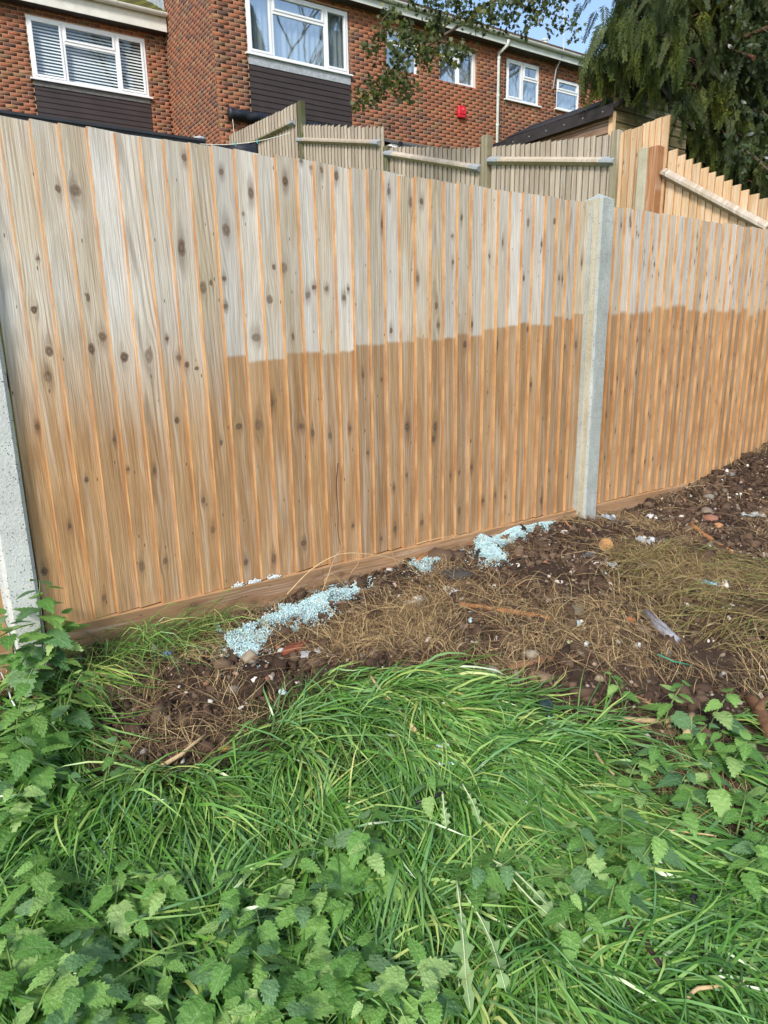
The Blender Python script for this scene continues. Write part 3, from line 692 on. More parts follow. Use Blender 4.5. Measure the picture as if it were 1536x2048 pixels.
def window(house, x0, x1, z0, z1, cols, ly, inside='net', sill=True, label=None, fw=0.055):
    """cols: list of (fraction where the column ends, [transom heights as fractions])"""
    d0, d1 = ly, ly+0.07
    mb = MB()
    mb.box(x0, d0, z0, x0+fw, d1, z1); mb.box(x1-fw, d0, z0, x1, d1, z1)
    mb.box(x0+fw, d0, z0, x1-fw, d1, z0+fw); mb.box(x0+fw, d0, z1-fw, x1-fw, d1, z1)
    cells = []; a = x0+fw; prev = 0
    for j, (fr, ts) in enumerate(cols):
        b = x0+(x1-x0)*fr if j < len(cols)-1 else x1-fw
        if j < len(cols)-1: mb.box(b-fw/2, d0, z0+fw, b+fw/2, d1, z1-fw)
        aa, bb = a, (b-fw/2 if j < len(cols)-1 else b)
        zs = [z0+fw]; 
        for t in ts:
            zt = z0+(z1-z0)*t; mb.box(aa, d0, zt-fw/2, bb, d1, zt+fw/2); cells.append((aa, bb, zs[-1], zt-fw/2, False)); zs[-1] = zt+fw/2
        cells.append((aa, bb, zs[-1], z1-fw, True)); a = b+fw/2
    win = mb.build('window', UPVC, house); bevel_obj(win, 0.006, 2)
    if label: win['label'] = label
    for (a, b, c, d, top) in cells:
        sw = 0.04
        s_ = MB(); s_.box(a, d0-0.014, c, a+sw, d0+0.04, d); s_.box(b-sw, d0-0.014, c, b, d0+0.04, d); s_.box(a+sw, d0-0.014, c, b-sw, d0+0.04, c+sw); s_.box(a+sw, d0-0.014, d-sw, b-sw, d0+0.04, d)
        if top: bevel_obj(s_.build('sash', UPVC, win), 0.005, 2); q = sw
        else: q = 0.0
        g = MB().add([(a+q, d0+0.02, c+q), (b-q, d0+0.02, c+q), (b-q, d0+0.02, d-q), (a+q, d0+0.02, d-q)], [(0, 1, 2, 3)]).build('pane', GLASS if inside == 'blind' else GLASS_R, win)
    if sill:
        MB().box(x0-0.06, ly-0.075, z0-0.03, x1+0.06, ly+0.03, z0-0.001).build('sill', UPVC, win)
    if inside == 'net':
        n_ = int((x1-x0)/0.02); V = []; rg = random.Random(int(x0*100))
        ph = [rg.uniform(0, 6) for _ in range(3)]
        for i in range(n_+1):
            x = x0+(x1-x0)*i/n_; y = ly+0.16+0.018*math.sin(x*48+ph[0])+0.012*math.sin(x*27+ph[1])
            V += [(x, y, z0-0.05), (x, y+0.008*math.sin(x*17), z1+0.05)]
        Fs = [(2*i, 2*i+2, 2*i+3, 2*i+1) for i in range(n_)]
        MB().add(V, Fs).build('net_curtain', NET, win, smooth=True)
    elif inside == 'blind':
        mb = MB(); z = z0+0.03; k = 0
        while z < z1-0.03:
            mb.add([(x0+0.03, ly+0.11, z), (x1-0.03, ly+0.11, z), (x1-0.03, ly+0.135, z+0.036), (x0+0.03, ly+0.135, z+0.036)], [(0, 1, 2, 3)])
            mb.add([(x0+0.03, ly+0.1125, z), (x1-0.03, ly+0.1125, z), (x1-0.03, ly+0.1375, z+0.036), (x0+0.03, ly+0.1375, z+0.036)], [(3, 2, 1, 0)])
            z += 0.060
        tag(mb.build('venetian_blind', BLIND, win, fix=False), None, None, None, 'stuff')
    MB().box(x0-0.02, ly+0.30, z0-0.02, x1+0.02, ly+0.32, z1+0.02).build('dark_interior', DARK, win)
    return win
def cladding(house, x0, x1, z0, z1, ly, pitch=0.105, seed=1):
    rg = random.Random(seed); z = z0
    while z < z1-0.02:
        h = min(pitch+0.012, z1-z); cut = [x0, x1]
        if rg.random() < 0.75: cut = sorted([x0, x0+rg.choice((0.13, 0.2, 0.9, 1.4)), x1])
        for a, b in zip(cut[:-1], cut[1:]):
            j = rg.uniform(-.005, .005) if len(cut) > 2 else 0
            MB().prism([(ly-0.028, z+j), (ly-0.004, z+j), (ly-0.002, z+h+j), (ly-0.014, z+h+j)], 0, a+0.001, b-0.001).build('cladding_board', CLAD, house)
        z += pitch
def gutter_run(house, x0, x1, ly, z, mat, clips=True, R=0.055, FH=0.15):
    """half-round gutter, fascia board and soffit, as parts of the house"""
    prof = [(ly-R-R*math.cos(math.pi*k/8), z-R*math.sin(math.pi*k/8)) for k in range(9)]+[(ly-R+R*0.86*math.cos(math.pi*k/8), z-R*0.86*math.sin(math.pi*k/8)) for k in range(9)]
    g = MB().prism(prof, 0, x0, x1).build('gutter', mat, house)
    x = x1-0.12
    while clips and x > x0:
        cl = [(ly-R-R*1.09*math.cos(math.pi*k/8), z+0.003-R*1.09*math.sin(math.pi*k/8)) for k in range(9)]
        MB().prism(cl, 0, x, x+0.03).build('gutter_bracket', mat, g); x -= 0.95
    MB().box(x0, ly, z-FH, x1, ly+0.02, z+0.02).build('fascia', mat, house)
    MB().box(x0, ly+0.021, z-FH+0.002, x1, ly+0.26, z-FH+0.012).build('soffit', SOFFIT, house)

EV = hl(960, 74, -0.25)[1]+0.19          # gutter line of the taller terrace
def terrace(name, label, x0, x1, ops, side):
    h = thing(name, label, 'house', tuple(HO), None, HROT)
    brick_wall(h, x0, x1, 0.0, EV-0.17, ops, FRONT(0.0), 0, 300 if not side else 190, 'front_wall')
    return h
lx_big0, z_big0 = hl(496, 106); lx_big1 = hl(698, 152)[0]; z_big1 = hl(697, 25)[1]; z_lead = hl(498, 126)[1]
OPA = [(lx_big0, lx_big1+0.02, 1.9, z_big1+0.02)]
w2 = (*hl(772.7, 51.8), *hl(838, 152)); w3 = (*hl(880, 82), *hl(954, 180)); w4 = (*hl(1013.7, 115), *hl(1077, 213)); w5 = (*hl(1114, 154), *hl(1157, 228))
def op(wd): return (wd[0]-0.004, wd[2]+0.004, wd[3]-0.004, wd[1]+0.004)
hA = terrace('terraced_house', 'tall brick terraced house with projecting corner, big window and dark cladding', 0.0, 7.36, OPA+[op(w2), op(w3)], True)
brick_wall(hA, 0.04, 7.0, 0.0, 8.2, [], SIDE, -math.pi/2, 110, 'side_wall')
hB = terrace('terraced_house', 'brick terraced house right of the white downpipe, half hidden by the conifer', 7.362, 20.0, [op(w4), op(w5), (12.0, 13.2, 3.5, 4.55), (14.6, 15.7, 3.5, 4.55), (16.4, 17.4, 3.5, 4.55), (12.0, 13.2, 0.9, 2.2), (16.2, 17.6, 0.9, 2.2)], False)
window(hA, lx_big0, lx_big1, z_big0, z_big1, [(0.24, []), (0.76, [0.70]), (1, [])], 0.0, 'net', True, 'wide white three-light window reflecting bare branches')
MB().box(lx_big0, -0.03, z_lead-0.02, lx_big1+0.02, 0.02, z_big0-0.035).build('lead_flashing', LEAD, hA)
cladding(hA, lx_big0, lx_big1+0.02, 1.9, z_lead-0.02, 0.0, 0.104, 3)
MB().box(lx_big0, 0.0, 1.9, lx_big1+0.02, 0.05, z_big0-0.04).build('cladding_backing', DARK, hA)
window(hA, w2[0], w2[2], w2[3], w2[1], [(1, [0.66])], 0.08, 'net')
window(hA, w3[0], w3[2], w3[3], w3[1], [(0.5, [0.62]), (1, [])], 0.08, 'net')
window(hB, w4[0], w4[2], w4[3], w4[1], [(0.5, []), (1, [0.60])], 0.02, 'net')
window(hB, w5[0], w5[2], w5[3], w5[1], [(1, [0.60])], 0.02, 'net')
for a, b, c, d in ((12.0, 13.2, 3.5, 4.55), (14.6, 15.7, 3.5, 4.55), (16.4, 17.4, 3.5, 4.55), (12.0, 13.2, 0.9, 2.2), (16.2, 17.6, 0.9, 2.2)): window(hB, a, b, c, d, [(0.5, []), (1, [0.6])], 0.04, 'net')
gutter_run(hA, -0.02, 7.36, -0.25, EV, GUTTER2, FH=0.19); gutter_run(hB, 7.362, 20.0, -0.25, EV, GUTTER2, FH=0.19)
ROOF = plain('concrete_roof_tile', srgb(92, 74, 64), 0.9, 0.2, 4, 0.3)
rz = EV+0.03; pt = math.tan(math.radians(20))
for hh, a, b in ((hA, -0.05, 7.36), (hB, 7.362, 20.0)):
    MB().prism([(-0.30, rz), (-0.30, rz+0.05), (4.6, rz+0.05+4.9*pt), (9.4, rz+0.05), (9.4, rz), (4.6, rz+4.9*pt)], 0, a, b).build('roof', ROOF, hh)
MB().prism([(0.0, 0.0), (9.0, 0.0), (9.0, EV), (4.6, rz+4.4*pt), (0.0, EV)], 0, 0.14, 0.3).build('gable_core', MORTAR, hA)
# downpipe with a swan neck
P0 = hl(1016, 80, -0.28); P1 = hl(998, 106, -0.06)
mb = MB(); mb.tube([(P0[0], -0.30, P0[1]), (P0[0], -0.28, P0[1]-0.10), (P1[0], -0.06, P1[1]), (P1[0], -0.06, P1[1]-0.12), (P1[0], -0.06, 0.0)], 0.036, 10)
dpo = mb.build('downpipe', GUTTER2, hA, smooth=True)
for z_ in (P1[1]-0.14, P1[1]-0.95, P1[1]-1.6, P1[1]-2.6): MB().tube([(P1[0], -0.06, z_), (P1[0], -0.06, z_+0.06)], 0.043, 10).build('pipe_collar', GUTTER2, dpo)

# lower house set back on the left
LY = 2.94
wl = (*hl(50, 28, LY), *hl(299, 196, LY)); zlead = hl(300, 207, LY)[1]
hC = thing('brick_house', 'lower brick house set back at upper left with slatted blinds in its window', 'house', tuple(HO), None, HROT)
EL = hl(300, 57, LY-0.25)[1]+0.33
brick_wall(hC, -8.0, -0.01, 0.0, EL-0.30, [(wl[0], wl[2]+0.0, 1.6, wl[1]+0.004)], FRONT(LY), 0, 300, 'front_wall')
window(hC, wl[0], wl[2], wl[3], wl[1], [(0.285, []), (0.735, [0.67]), (1, [])], LY-0.01, 'blind', True, 'white three-light window with slatted blinds')
MB().box(wl[0], LY-0.035, zlead-0.02, wl[2], LY+0.02, wl[3]-0.035).build('lead_flashing', plain('dirty_lead', srgb(100, 100, 98), 0.7, 0.3, 12, 0.4), hC)
cladding(hC, wl[0], wl[2], 1.6, zlead-0.02, LY, 0.104, 8)
MB().box(wl[0], LY, 1.6, wl[2], LY+0.05, wl[3]-0.04).build('cladding_backing', DARK, hC)
gutter_run(hC, -8.0, -0.03, LY-0.25, EL, GUTTER, R=0.07, FH=0.33)
def moss_tile():
    m = NT('mossy_roof_tile'); v = m.coord(); n1 = m.noise(v, 7, 5, 0.65)
    m.color(m.ramp(n1, [(0.35, srgb(70, 58, 48)), (0.5, srgb(84, 84, 42)), (0.62, srgb(112, 118, 44)), (0.75, srgb(92, 96, 60))])).set(Roughness=0.95); m.bump(m.noise(v, 30, 4), 1.0, 0.03); return m.mat
MOSS = moss_tile(); pl = math.tan(math.radians(27.4))
RY = 4.3
MB().prism([(LY-0.30, EL+0.0), (LY-0.30, EL+0.03), (RY, EL+0.03+(RY-LY+0.30)*pl), (2*RY-LY, EL), (RY, EL-0.04+(RY-LY+0.30)*pl)], 0, -8, -0.03).build('roof', MOSS, hC)
rg = random.Random(4)
for r_ in range(int((RY-LY+0.1)/0.3)):     # roof tiles in courses, the ones in view
    for c_ in range(12):
        x_ = -0.32-c_*0.30+(0.15 if r_ % 2 else 0); y_ = LY-0.33+r_*0.30
        a = EL+0.035+(y_-LY+0.30)*pl
        o = MB().add([(0, 0, 0.022), (0.295, 0, 0.022), (0.295, 0.40, 0.40*pl+0.004), (0, 0.40, 0.40*pl+0.004), (0, 0, 0.004), (0.295, 0, 0.004)], [(0, 1, 2, 3), (4, 5, 1, 0), (4, 0, 3), (1, 5, 2)]).mesh('roof_tile', MOSS, fix=False) if r_ == 0 and c_ == 0 else o
        obj('roof_tile', o, hC, (x_, y_, a+rg.uniform(0, .006)))
V = []; Fs = []     # stepped lead flashing against the side wall
for k in range(10):
    y_ = 2.75+k*0.28; zz = EL+0.06+(y_-LY+0.30)*pl; b = len(V)
    V += [(-0.022, y_, zz-0.02), (-0.022, y_+0.28, zz-0.02+0.28*pl), (-0.022, y_+0.28, zz+0.16+0.28*pl), (-0.022, y_+0.05, zz+0.30)]
    Fs.append((b, b+1, b+2, b+3))
MB().add(V, Fs).build('stepped_flashing', LEAD, hC)

# flat-roofed extension just over the fence
hE = thing('house_extension', 'low flat-roofed extension with black roof edge just above the front fence', 'building', tuple(HO), None, HROT)
fa, fz = hl(413, 287, -0.1); fz2 = hl(0, 223, -0.1)[1]
brick_wall(hE, -7.5, fa-0.15, 0.0, fz-0.22, [], FRONT(0.15), 0, 0, 'front_wall')
FLATR = plain('black_roof_edge', srgb(44, 48, 54), 0.6, 0.2, 5)
MB().box(-7.6, -0.06, fz-0.07, fa, 2.9, fz+0.06).build('roof', FLATR, hE)
MB().box(-7.6, -0.10, fz+0.03, fa, -0.03, fz+0.075).build('roof_trim', FLATR, hE)
gutter = MB(); gutter.prism([(-0.19+0.055-0.05*math.cos(math.pi*k/8), fz-0.06-0.05*math.sin(math.pi*k/8)) for k in range(9)], 0, -7.6, fa+0.03); gutter.build('gutter', GUTTER, hE)
MB().box(-7.6, -0.062, fz-0.22, fa-0.05, -0.04, fz-0.072).build('fascia', GUTTER, hE)
MB().tube([(fa-0.22, -0.04, fz+0.09), (fa-0.1, -0.05, fz+0.10), (fa+0.0, -0.06, fz+0.085)], [0.02, 0.035, 0.03], 8).build('lead_roll', LEAD, hE, smooth=True)

# things on the walls
ax0, az0 = hl(460, 212, -0.2); ax1 = hl(706, 245, -0.2)[0]
aw = thing('retracted_awning', 'rolled black awning in a crumpled cover under the dark cladding', 'awning', tuple(hw_((ax0+ax1)/2, -0.12, az0-0.2)), None, HROT)
CLOTH = plain('black_canvas', srgb(26, 30, 40), 0.55, 0.4, 20, 0.5, 0.5)
n_ = 60; V = []; hl_ = (ax1-ax0)/2; rg = random.Random(3)
for i in range(n_+1):
    x = -hl_+2*hl_*i/n_; w1 = rg.uniform(-.012, .012); w2_ = rg.uniform(-.015, .015)
    for k in range(10):
        t = 2*math.pi*k/10; r_ = 0.105+0.012*math.sin(x*19+k)+w1*math.sin(2*t)+w2_*math.cos(3*t)
        V.append((x, 0.0+r_*math.cos(t)*0.9, 0.1+r_*math.sin(t)*0.95))
Fs = [(i*10+k, i*10+(k+1) % 10, (i+1)*10+(k+1) % 10, (i+1)*10+k) for i in range(n_) for k in range(10)]+[tuple(range(9, -1, -1)), tuple(n_*10+k for k in range(10))]
MB().add(V, Fs).build('cover', CLOTH, aw, smooth=True)
MB().tube([(-hl_+0.06, -0.02, 0.02), (-hl_+0.10, -0.03, -0.95)], 0.006, 6).build('pull_cord', GUTTER, aw)
ALX, ALZ = hl(923, 224, -0.05)
al = thing('alarm_box', 'small bright red alarm box on the brick wall', 'alarm', tuple(hw_(ALX, -0.008, ALZ)), None, HROT)
RED = plain('red_plastic', srgb(206, 26, 44), 0.35, 0.12, 6, 0, 0.5)
mb = MB(); out = [(-0.10, -0.13), (0.10, -0.13), (0.115, -0.05), (0.105, 0.09), (0.06, 0.13), (-0.06, 0.13), (-0.105, 0.09), (-0.115, -0.05)]
mb.prism(out, 1, -0.085, 0.0); bevel_obj(mb.build('case', RED, al), 0.018, 3)
MB().box(-0.085, -0.094, -0.06, 0.085, -0.086, -0.05).build('seam', plain('dark_red', srgb(120, 12, 24), 0.5), al)
MB().tube([(0.02, -0.03, 0.12), (0.06, -0.05, 0.17), (0.11, -0.05, 0.15), (0.125, -0.04, 0.06)], 0.008, 6).build('cable', DARK, al, smooth=True)
MB().tube([(-0.0, -0.086, 0.05), (-0.0, -0.10, 0.05)], 0.035, 12).build('strobe_lens', plain('pale_red', srgb(226, 90, 100), 0.3), al)
c0, cz = hl(783, 296, -0.55); c1, _ = hl(893, 297, -0.55)
cn = thing('door_canopy', 'white-edged door canopy with grey roof showing over the grey fence', 'canopy', tuple(hw_((c0+c1)/2, -0.28, cz)), None, HROT)
q = (c1-c0)/2
MB().box(-q, -0.28, -0.06, q, -0.25, 0.09).build('fascia', UPVC, cn); MB().box(-q, -0.25, -0.06, -q+0.03, 0.27, 0.09).build('side_fascia', UPVC, cn); MB().box(q-0.03, -0.25, -0.06, q, 0.27, 0.09).build('side_fascia', UPVC, cn)
MB().add([(-q-0.03, -0.31, 0.092), (q+0.03, -0.31, 0.092), (q+0.03, 0.27, 0.30), (-q-0.03, 0.27, 0.30), (-q-0.03, -0.31, 0.12), (q+0.03, -0.31, 0.12), (q+0.03, 0.27, 0.33), (-q-0.03, 0.27, 0.33)], [(0,3,2,1),(4,5,6,7),(0,1,5,4),(1,2,6,5),(2,3,7,6),(3,0,4,7)]).build('roof', plain('grey_canopy_roof', srgb(84, 88, 90), 0.8, 0.2, 6), cn)
MB().box(-q+0.04, -0.24, -0.05, q-0.04, 0.26, -0.04).build('underside', UPVC, cn)
lp = thing('wall_lamp', 'round black lamp at the corner of the white canopy', 'lamp', tuple(hw_(hl(801, 288, -0.60)[0], -0.60, hl(801, 288, -0.60)[1])), None, HROT)
BLK = plain('black_plastic', (0.018, 0.018, 0.02), 0.45, 0.1, 8, 0, 0.5)
MB().tube([(0, 0.036, 0), (0, -0.02, 0)], 0.055, 16).build('housing', BLK, lp); MB().tube([(0, -0.021, 0), (0, -0.03, 0)], 0.026, 12).build('lens', GLASS, lp)
bx, bz_ = hl(792, 243, -0.1)
hb = thing('hanging_bracket', 'thin rusty hanging basket bracket curling from the brick wall', 'bracket', tuple(hw_(bx, -0.008, bz_-0.1)), None, HROT)
MB().tube([(-0.13, 0.0, -0.05), (-0.13, -0.05, 0.05), (-0.06, -0.10, 0.12), (0.04, -0.14, 0.12), (0.09, -0.15, 0.06), (0.06, -0.15, 0.02)], 0.008, 6).build('arm', plain('rusty_iron', srgb(92, 48, 44), 0.7), hb, smooth=True)
# flue and aerial on the far roof
fx, fzz = hl(1089, 94, 1.5)
fl = thing('roof_flue', 'ribbed grey flue terminal above the gutter against the sky', 'flue', tuple(hw_(fx, 1.5, fzz-0.35)), None, HROT)
MB().tube([(0, 0, -0.3), (0, 0, 0.35)], 0.09, 12).build('pipe', GUTTER2, fl, smooth=True)
for k in range(3): MB().tube([(0, 0, 0.36+k*0.07), (0, 0, 0.40+k*0.07)], 0.115-0.012*k, 12).build('cowl_ring', GUTTER2, fl)
pA = hl(1127, 20, -0.3); pB = hl(1127, 107, -0.3); pC = hl(1112, 140, -0.1); pD = hl(1106, 178, -0.06)
ae = thing('aerial_pole', 'thin aerial pole standing up past the gutter beside the conifer', 'aerial', tuple(hw_(pB[0], -0.3, pB[1])), None, HROT)
MB().tube([(0, 0, 0.0), (pA[0]-pB[0], 0.0, pA[1]-pB[1]+0.6)], 0.014, 8).build('mast', GUTTER2, ae)
MB().tube([(0, 0, 0.02), (pC[0]-pB[0], 0.2, pC[1]-pB[1]), (pD[0]-pB[0], 0.24, pD[1]-pB[1])], 0.018, 8).build('bracket_arm', GALV, ae)

# washing line with a dark cloth
s1, z1 = sfp(592, 268)
LP0 = s_world(s1, -0.12, z1); LP1 = at_depth(400, 288, 11.0)
wl_ = tag(MB().tube([LP0*(1-t)+LP1*t-np.array([0, 0, 0.28*t*(1-t)]) for t in np.linspace(0, 1, 9)], 0.006, 5).build('washing_line', GUTTER), 'thin pale washing line slanting down from the mossy post', 'washing line')
def on_line(t): return LP0*(1-t)+LP1*t-np.array([0, 0, 0.28*t*(1-t)])
ta, tb = 0.37, 0.90; V = []; rg = random.Random(5)
for i in range(15):
    P = on_line(ta+(tb-ta)*i/14)
    for k in range(6): V.append(P+np.array([0.012*math.sin(i*1.3)*k, 0.02*math.sin(i*0.9+k), -0.008-0.09*k]))
Fs = [(i*6+k, (i+1)*6+k, (i+1)*6+k+1, i*6+k+1) for i in range(14) for k in range(5)]
co = tag(MB().add(V, Fs).build('hanging_cloth', CLOTH, smooth=True), 'dark cloth pegged on the washing line left of the grey fence', 'cloth')
sl_ = co.modifiers.new('solid', 'SOLIDIFY'); sl_.thickness = 0.004
TEAL = plain('teal_plastic', srgb(70, 168, 176), 0.4)
for t, lb in ((0.38, 'teal clothes peg at the right end of the dark cloth'), (0.62, 'teal clothes peg midway along the dark cloth')):
    P = on_line(t); pg = thing('clothes_peg', lb, 'peg', tuple(P), 'pegs on the washing line')
    for s_ in (-1, 1): MB().box(-0.006, s_*0.005-0.004, -0.035, 0.006, s_*0.005+0.004, 0.04).build('peg_half', TEAL, pg, rot=(s_*0.12, 0, 0))
# ------------------------------------------------------------------ foliage helpers
def leaf_material(name, stops, scale=1.2, rough=0.55, trans=0.25, isl=0.6, spec=0.35):
    m = NT(name); v = m.coord(); n1 = m.noise(v, scale, 3, 0.55)
    f = m.math('ADD', m.math('MULTIPLY', m.island(), isl), m.math('MULTIPLY', m.range(n1, 0.3, 0.7, smooth=False), 1-isl))
    c = m.ramp(f, stops); m.color(c).set(Roughness=rough, Specular_IOR_Level=spec)
    tr = m.n('BsdfTranslucent'); m.l(c, tr.inputs['Color']); mx = m.n('MixShader'); mx.inputs[0].default_value = trans
    m.l(m.b.outputs[0], mx.inputs[1]); m.l(tr.outputs[0], mx.inputs[2]); m.l(mx.outputs[0], m.out.inputs[0]); return m.mat
def scatter(name, V, Fc, R, T, mats, parent=None, smooth=False):
    """bake many turned copies of one template into one mesh. R (n,3,3), T (n,3)"""
    V = np.asarray(V, float); Fc = np.asarray(Fc); n = len(T)
    W = np.einsum('nij,vj->nvi', R, V)+T[:, None, :]
    FF = (np.arange(n)[:, None, None]*len(V)+Fc[None]).reshape(-1, Fc.shape[1])
    return obj(name, np_mesh(name, W.reshape(-1, 3), FF, mats, smooth), parent)
def frame_rot(d, roll, scale):
    """columns: x = d (direction), z ~ normal; arrays"""
    d = d/np.linalg.norm(d, axis=1)[:, None]; up = np.tile([0.05, 0.1, 1.0], (len(d), 1))
    s = np.cross(up, d); s /= (np.linalg.norm(s, axis=1)[:, None]+1e-9); u = np.cross(d, s)
    c, sn = np.cos(roll)[:, None], np.sin(roll)[:, None]; s2 = s*c+u*sn; u2 = -s*sn+u*c
    return np.stack([d, s2, u2], 2)*np.asarray(scale)[:, None, None]
BARK = plain('red_brown_bark', srgb(88, 60, 44), 0.95, 0.3, 12, 0.8)
BARK2 = plain('grey_bark', srgb(104, 92, 76), 0.95, 0.25, 14, 0.7)

# drooping conifer spray: a feather of narrow strips along a hanging axis (length 1 along x, sagging to -z)
def spray_template(rg, n=13):
    V = []; Fs = []
    def strip(P, Q, w_, nrm):
        d = Q-P; s = np.cross(d, nrm); s = s/(np.linalg.norm(s)+1e-9)*w_; b = len(V); m_ = P*0.45+Q*0.55
        V.extend([P-s*0.4, P+s*0.4, m_+s, m_-s, Q]); Fs.append((b, b+1, b+2, b+3)); Fs.append((b+3, b+2, b+4, b+4))
    ax = lambda t: np.array([t, 0.0, -0.22*t*t])
    for i in range(n):
        t = 0.08+0.90*i/(n-1); P = ax(t); L = 0.20*(1-0.70*t)+0.045
        for sgn in (-1, 1):
            a = sgn*math.radians(rg.uniform(20, 38)); d = np.array([math.cos(a), math.sin(a), rg.uniform(-0.35, 0.05)])
            strip(P, P+d*L, 0.012, np.array([0, 0.1, 1.0]))
            for q in (0.3, 0.52, 0.74):
                B = P+d*L*q; a2 = a+sgn*0.6; d2 = np.array([math.cos(a2), math.sin(a2), rg.uniform(-0.5, 0.0)])
                strip(B, B+d2*L*0.42, 0.010, np.array([0, 0.1, 1.0]))
                a3 = a-sgn*0.7; d3 = np.array([math.cos(a3), math.sin(a3), rg.uniform(-0.5, 0.0)])
                strip(B, B+d3*L*0.36, 0.010, np.array([0, 0.1, 1.0]))
    return np.array(V), [f for f in Fs]
def tri_faces(Fs):
    out = []
    for f in Fs:
        if len(set(f)) == 4: out += [(f[0], f[1], f[2]), (f[0], f[2], f[3])]
        else: out.append((f[0], f[1], f[2]))
    return np.array(out)
SPV, SPF = spray_template(random.Random(2)); SPF = tri_faces(SPF)
CONIFER = leaf_material('conifer_scale_leaves', [(0.0, srgb(24, 34, 14)), (0.35, srgb(40, 54, 20)), (0.62, srgb(60, 74, 25)), (0.85, srgb(92, 100, 32)), (1.0, srgb(136, 126, 44))], 1.6, 0.6, 0.15, 0.35)
def conifer(label, base, height, radius, nlimb, per, seed, low=0.6, size=(0.32, 0.62), mat=None, extra=None):
    rg = np.random.default_rng(seed); t = thing('conifer_tree', label, 'tree', tuple(base), None)
    mb = MB(); mb.tube([(0, 0, -0.3), (0.02, 0, height*0.3), (-0.02, 0.03, height*0.65), (0, 0, height)], [0.12, 0.10, 0.06, 0.01], 10); tr = mb.build('trunk', BARK, t, smooth=True)
    limbs = MB(); T = []; D = []; S = []
    for i in range(nlimb):
        f = (i+rg.uniform(0, 1))/nlimb; z = low+(height-low)*f**1.15; az = i*2.399+rg.uniform(-.3, .3)
        L = radius*(1-0.75*f)*rg.uniform(0.75, 1.12); o = np.array([math.cos(az), math.sin(az), 0])
        pts = [np.array([0, 0, z])+o*L*q+np.array([0, 0, L*(0.30*q-0.42*q*q)]) for q in np.linspace(0, 1, 6)]
        limbs.tube(pts, [0.03*(1-0.85*q)*(1-0.5*f)+0.004 for q in np.linspace(0, 1, 6)], 5)
        n_ = int(per*(0.5+0.5*L/radius)); q = rg.uniform(0.12, 1.0, n_)
        P = np.stack([np.interp(q, np.linspace(0, 1, 6), [p[k] for p in pts]) for k in range(3)], 1)
        side = np.array([-o[1], o[0], 0]); w_ = rg.normal(0, 1, n_)
        P += side[None]*(w_*0.16*L*(1.1-q))[:, None]+np.array([0, 0, 1.0])*rg.normal(0.02, 0.06, n_)[:, None]
        d = o[None]*rg.uniform(0.1, 0.6, n_)[:, None]+side[None]*(w_*0.3)[:, None]+np.array([0, 0, -1.0])*rg.uniform(0.7, 1.3, n_)[:, None]
        T.append(P); D.append(d); S.append(rg.uniform(*size, n_))
    if extra is not None:
        for P, n_ in extra:
            P = P-np.array(base); limbs.tube([np.array([0, 0, max(0.6, P[2]+0.25)]), P*np.array([.55, .55, 1])+np.array([0, 0, 0.32]), P+np.array([0, 0, 0.05])], [0.02, 0.012, 0.003], 5)
            T.append(P+rg.normal(0, 1, (n_, 3))*np.array([0.16, 0.16, 0.10])); d = rg.normal(0, 0.42, (n_, 3)); d[:, 2] = -rg.uniform(0.5, 1.2, n_); D.append(d); S.append(rg.uniform(size[0]*0.75, size[1]*0.8, n_))
    limbs.build('limbs', BARK, t, smooth=True)
    T, D, S = np.concatenate(T), np.concatenate(D), np.concatenate(S)
    scatter('crown', SPV, SPF, frame_rot(D, rg.uniform(-1.2, 1.2, len(T)), S), T, [mat or CONIFER], t)
    return t
ENV = [(1212,170),(1232,90),(1262,-40),(1560,-40),(1560,430),(1500,400),(1420,330),(1352,250),(1345,200),(1290,205),(1245,195)]
er = np.random.default_rng(77); ex_ = []
while len(ex_) < 125:
    qx, qy = er.uniform(1145, 1560), er.uniform(-40, 430)
    if in_poly(np.array(qx), np.array(qy-0.0), ENV): ex_.append((at_depth(qx, qy-62, er.uniform(7.2, 8.3) if qx < 1350 else er.uniform(8.3, 9.6)), 16))
Pt = at_depth(1412, 330, 9.6); conifer('tall drooping green conifer overhanging the shed and the stepped pale fence', (Pt[0], Pt[1], 1.5), 9.5, 1.55, 62, 46, 3, 0.9, (0.34, 0.66), None, ex_)
Pt = at_depth(1620, 330, 11.5); conifer('conifer added behind at the right edge to darken the gaps', (Pt[0], Pt[1], 1.8), 10.5, 2.6, 50, 60, 8, 0.3, (0.4, 0.75))  # second conifer, added so the gaps in the first look dark

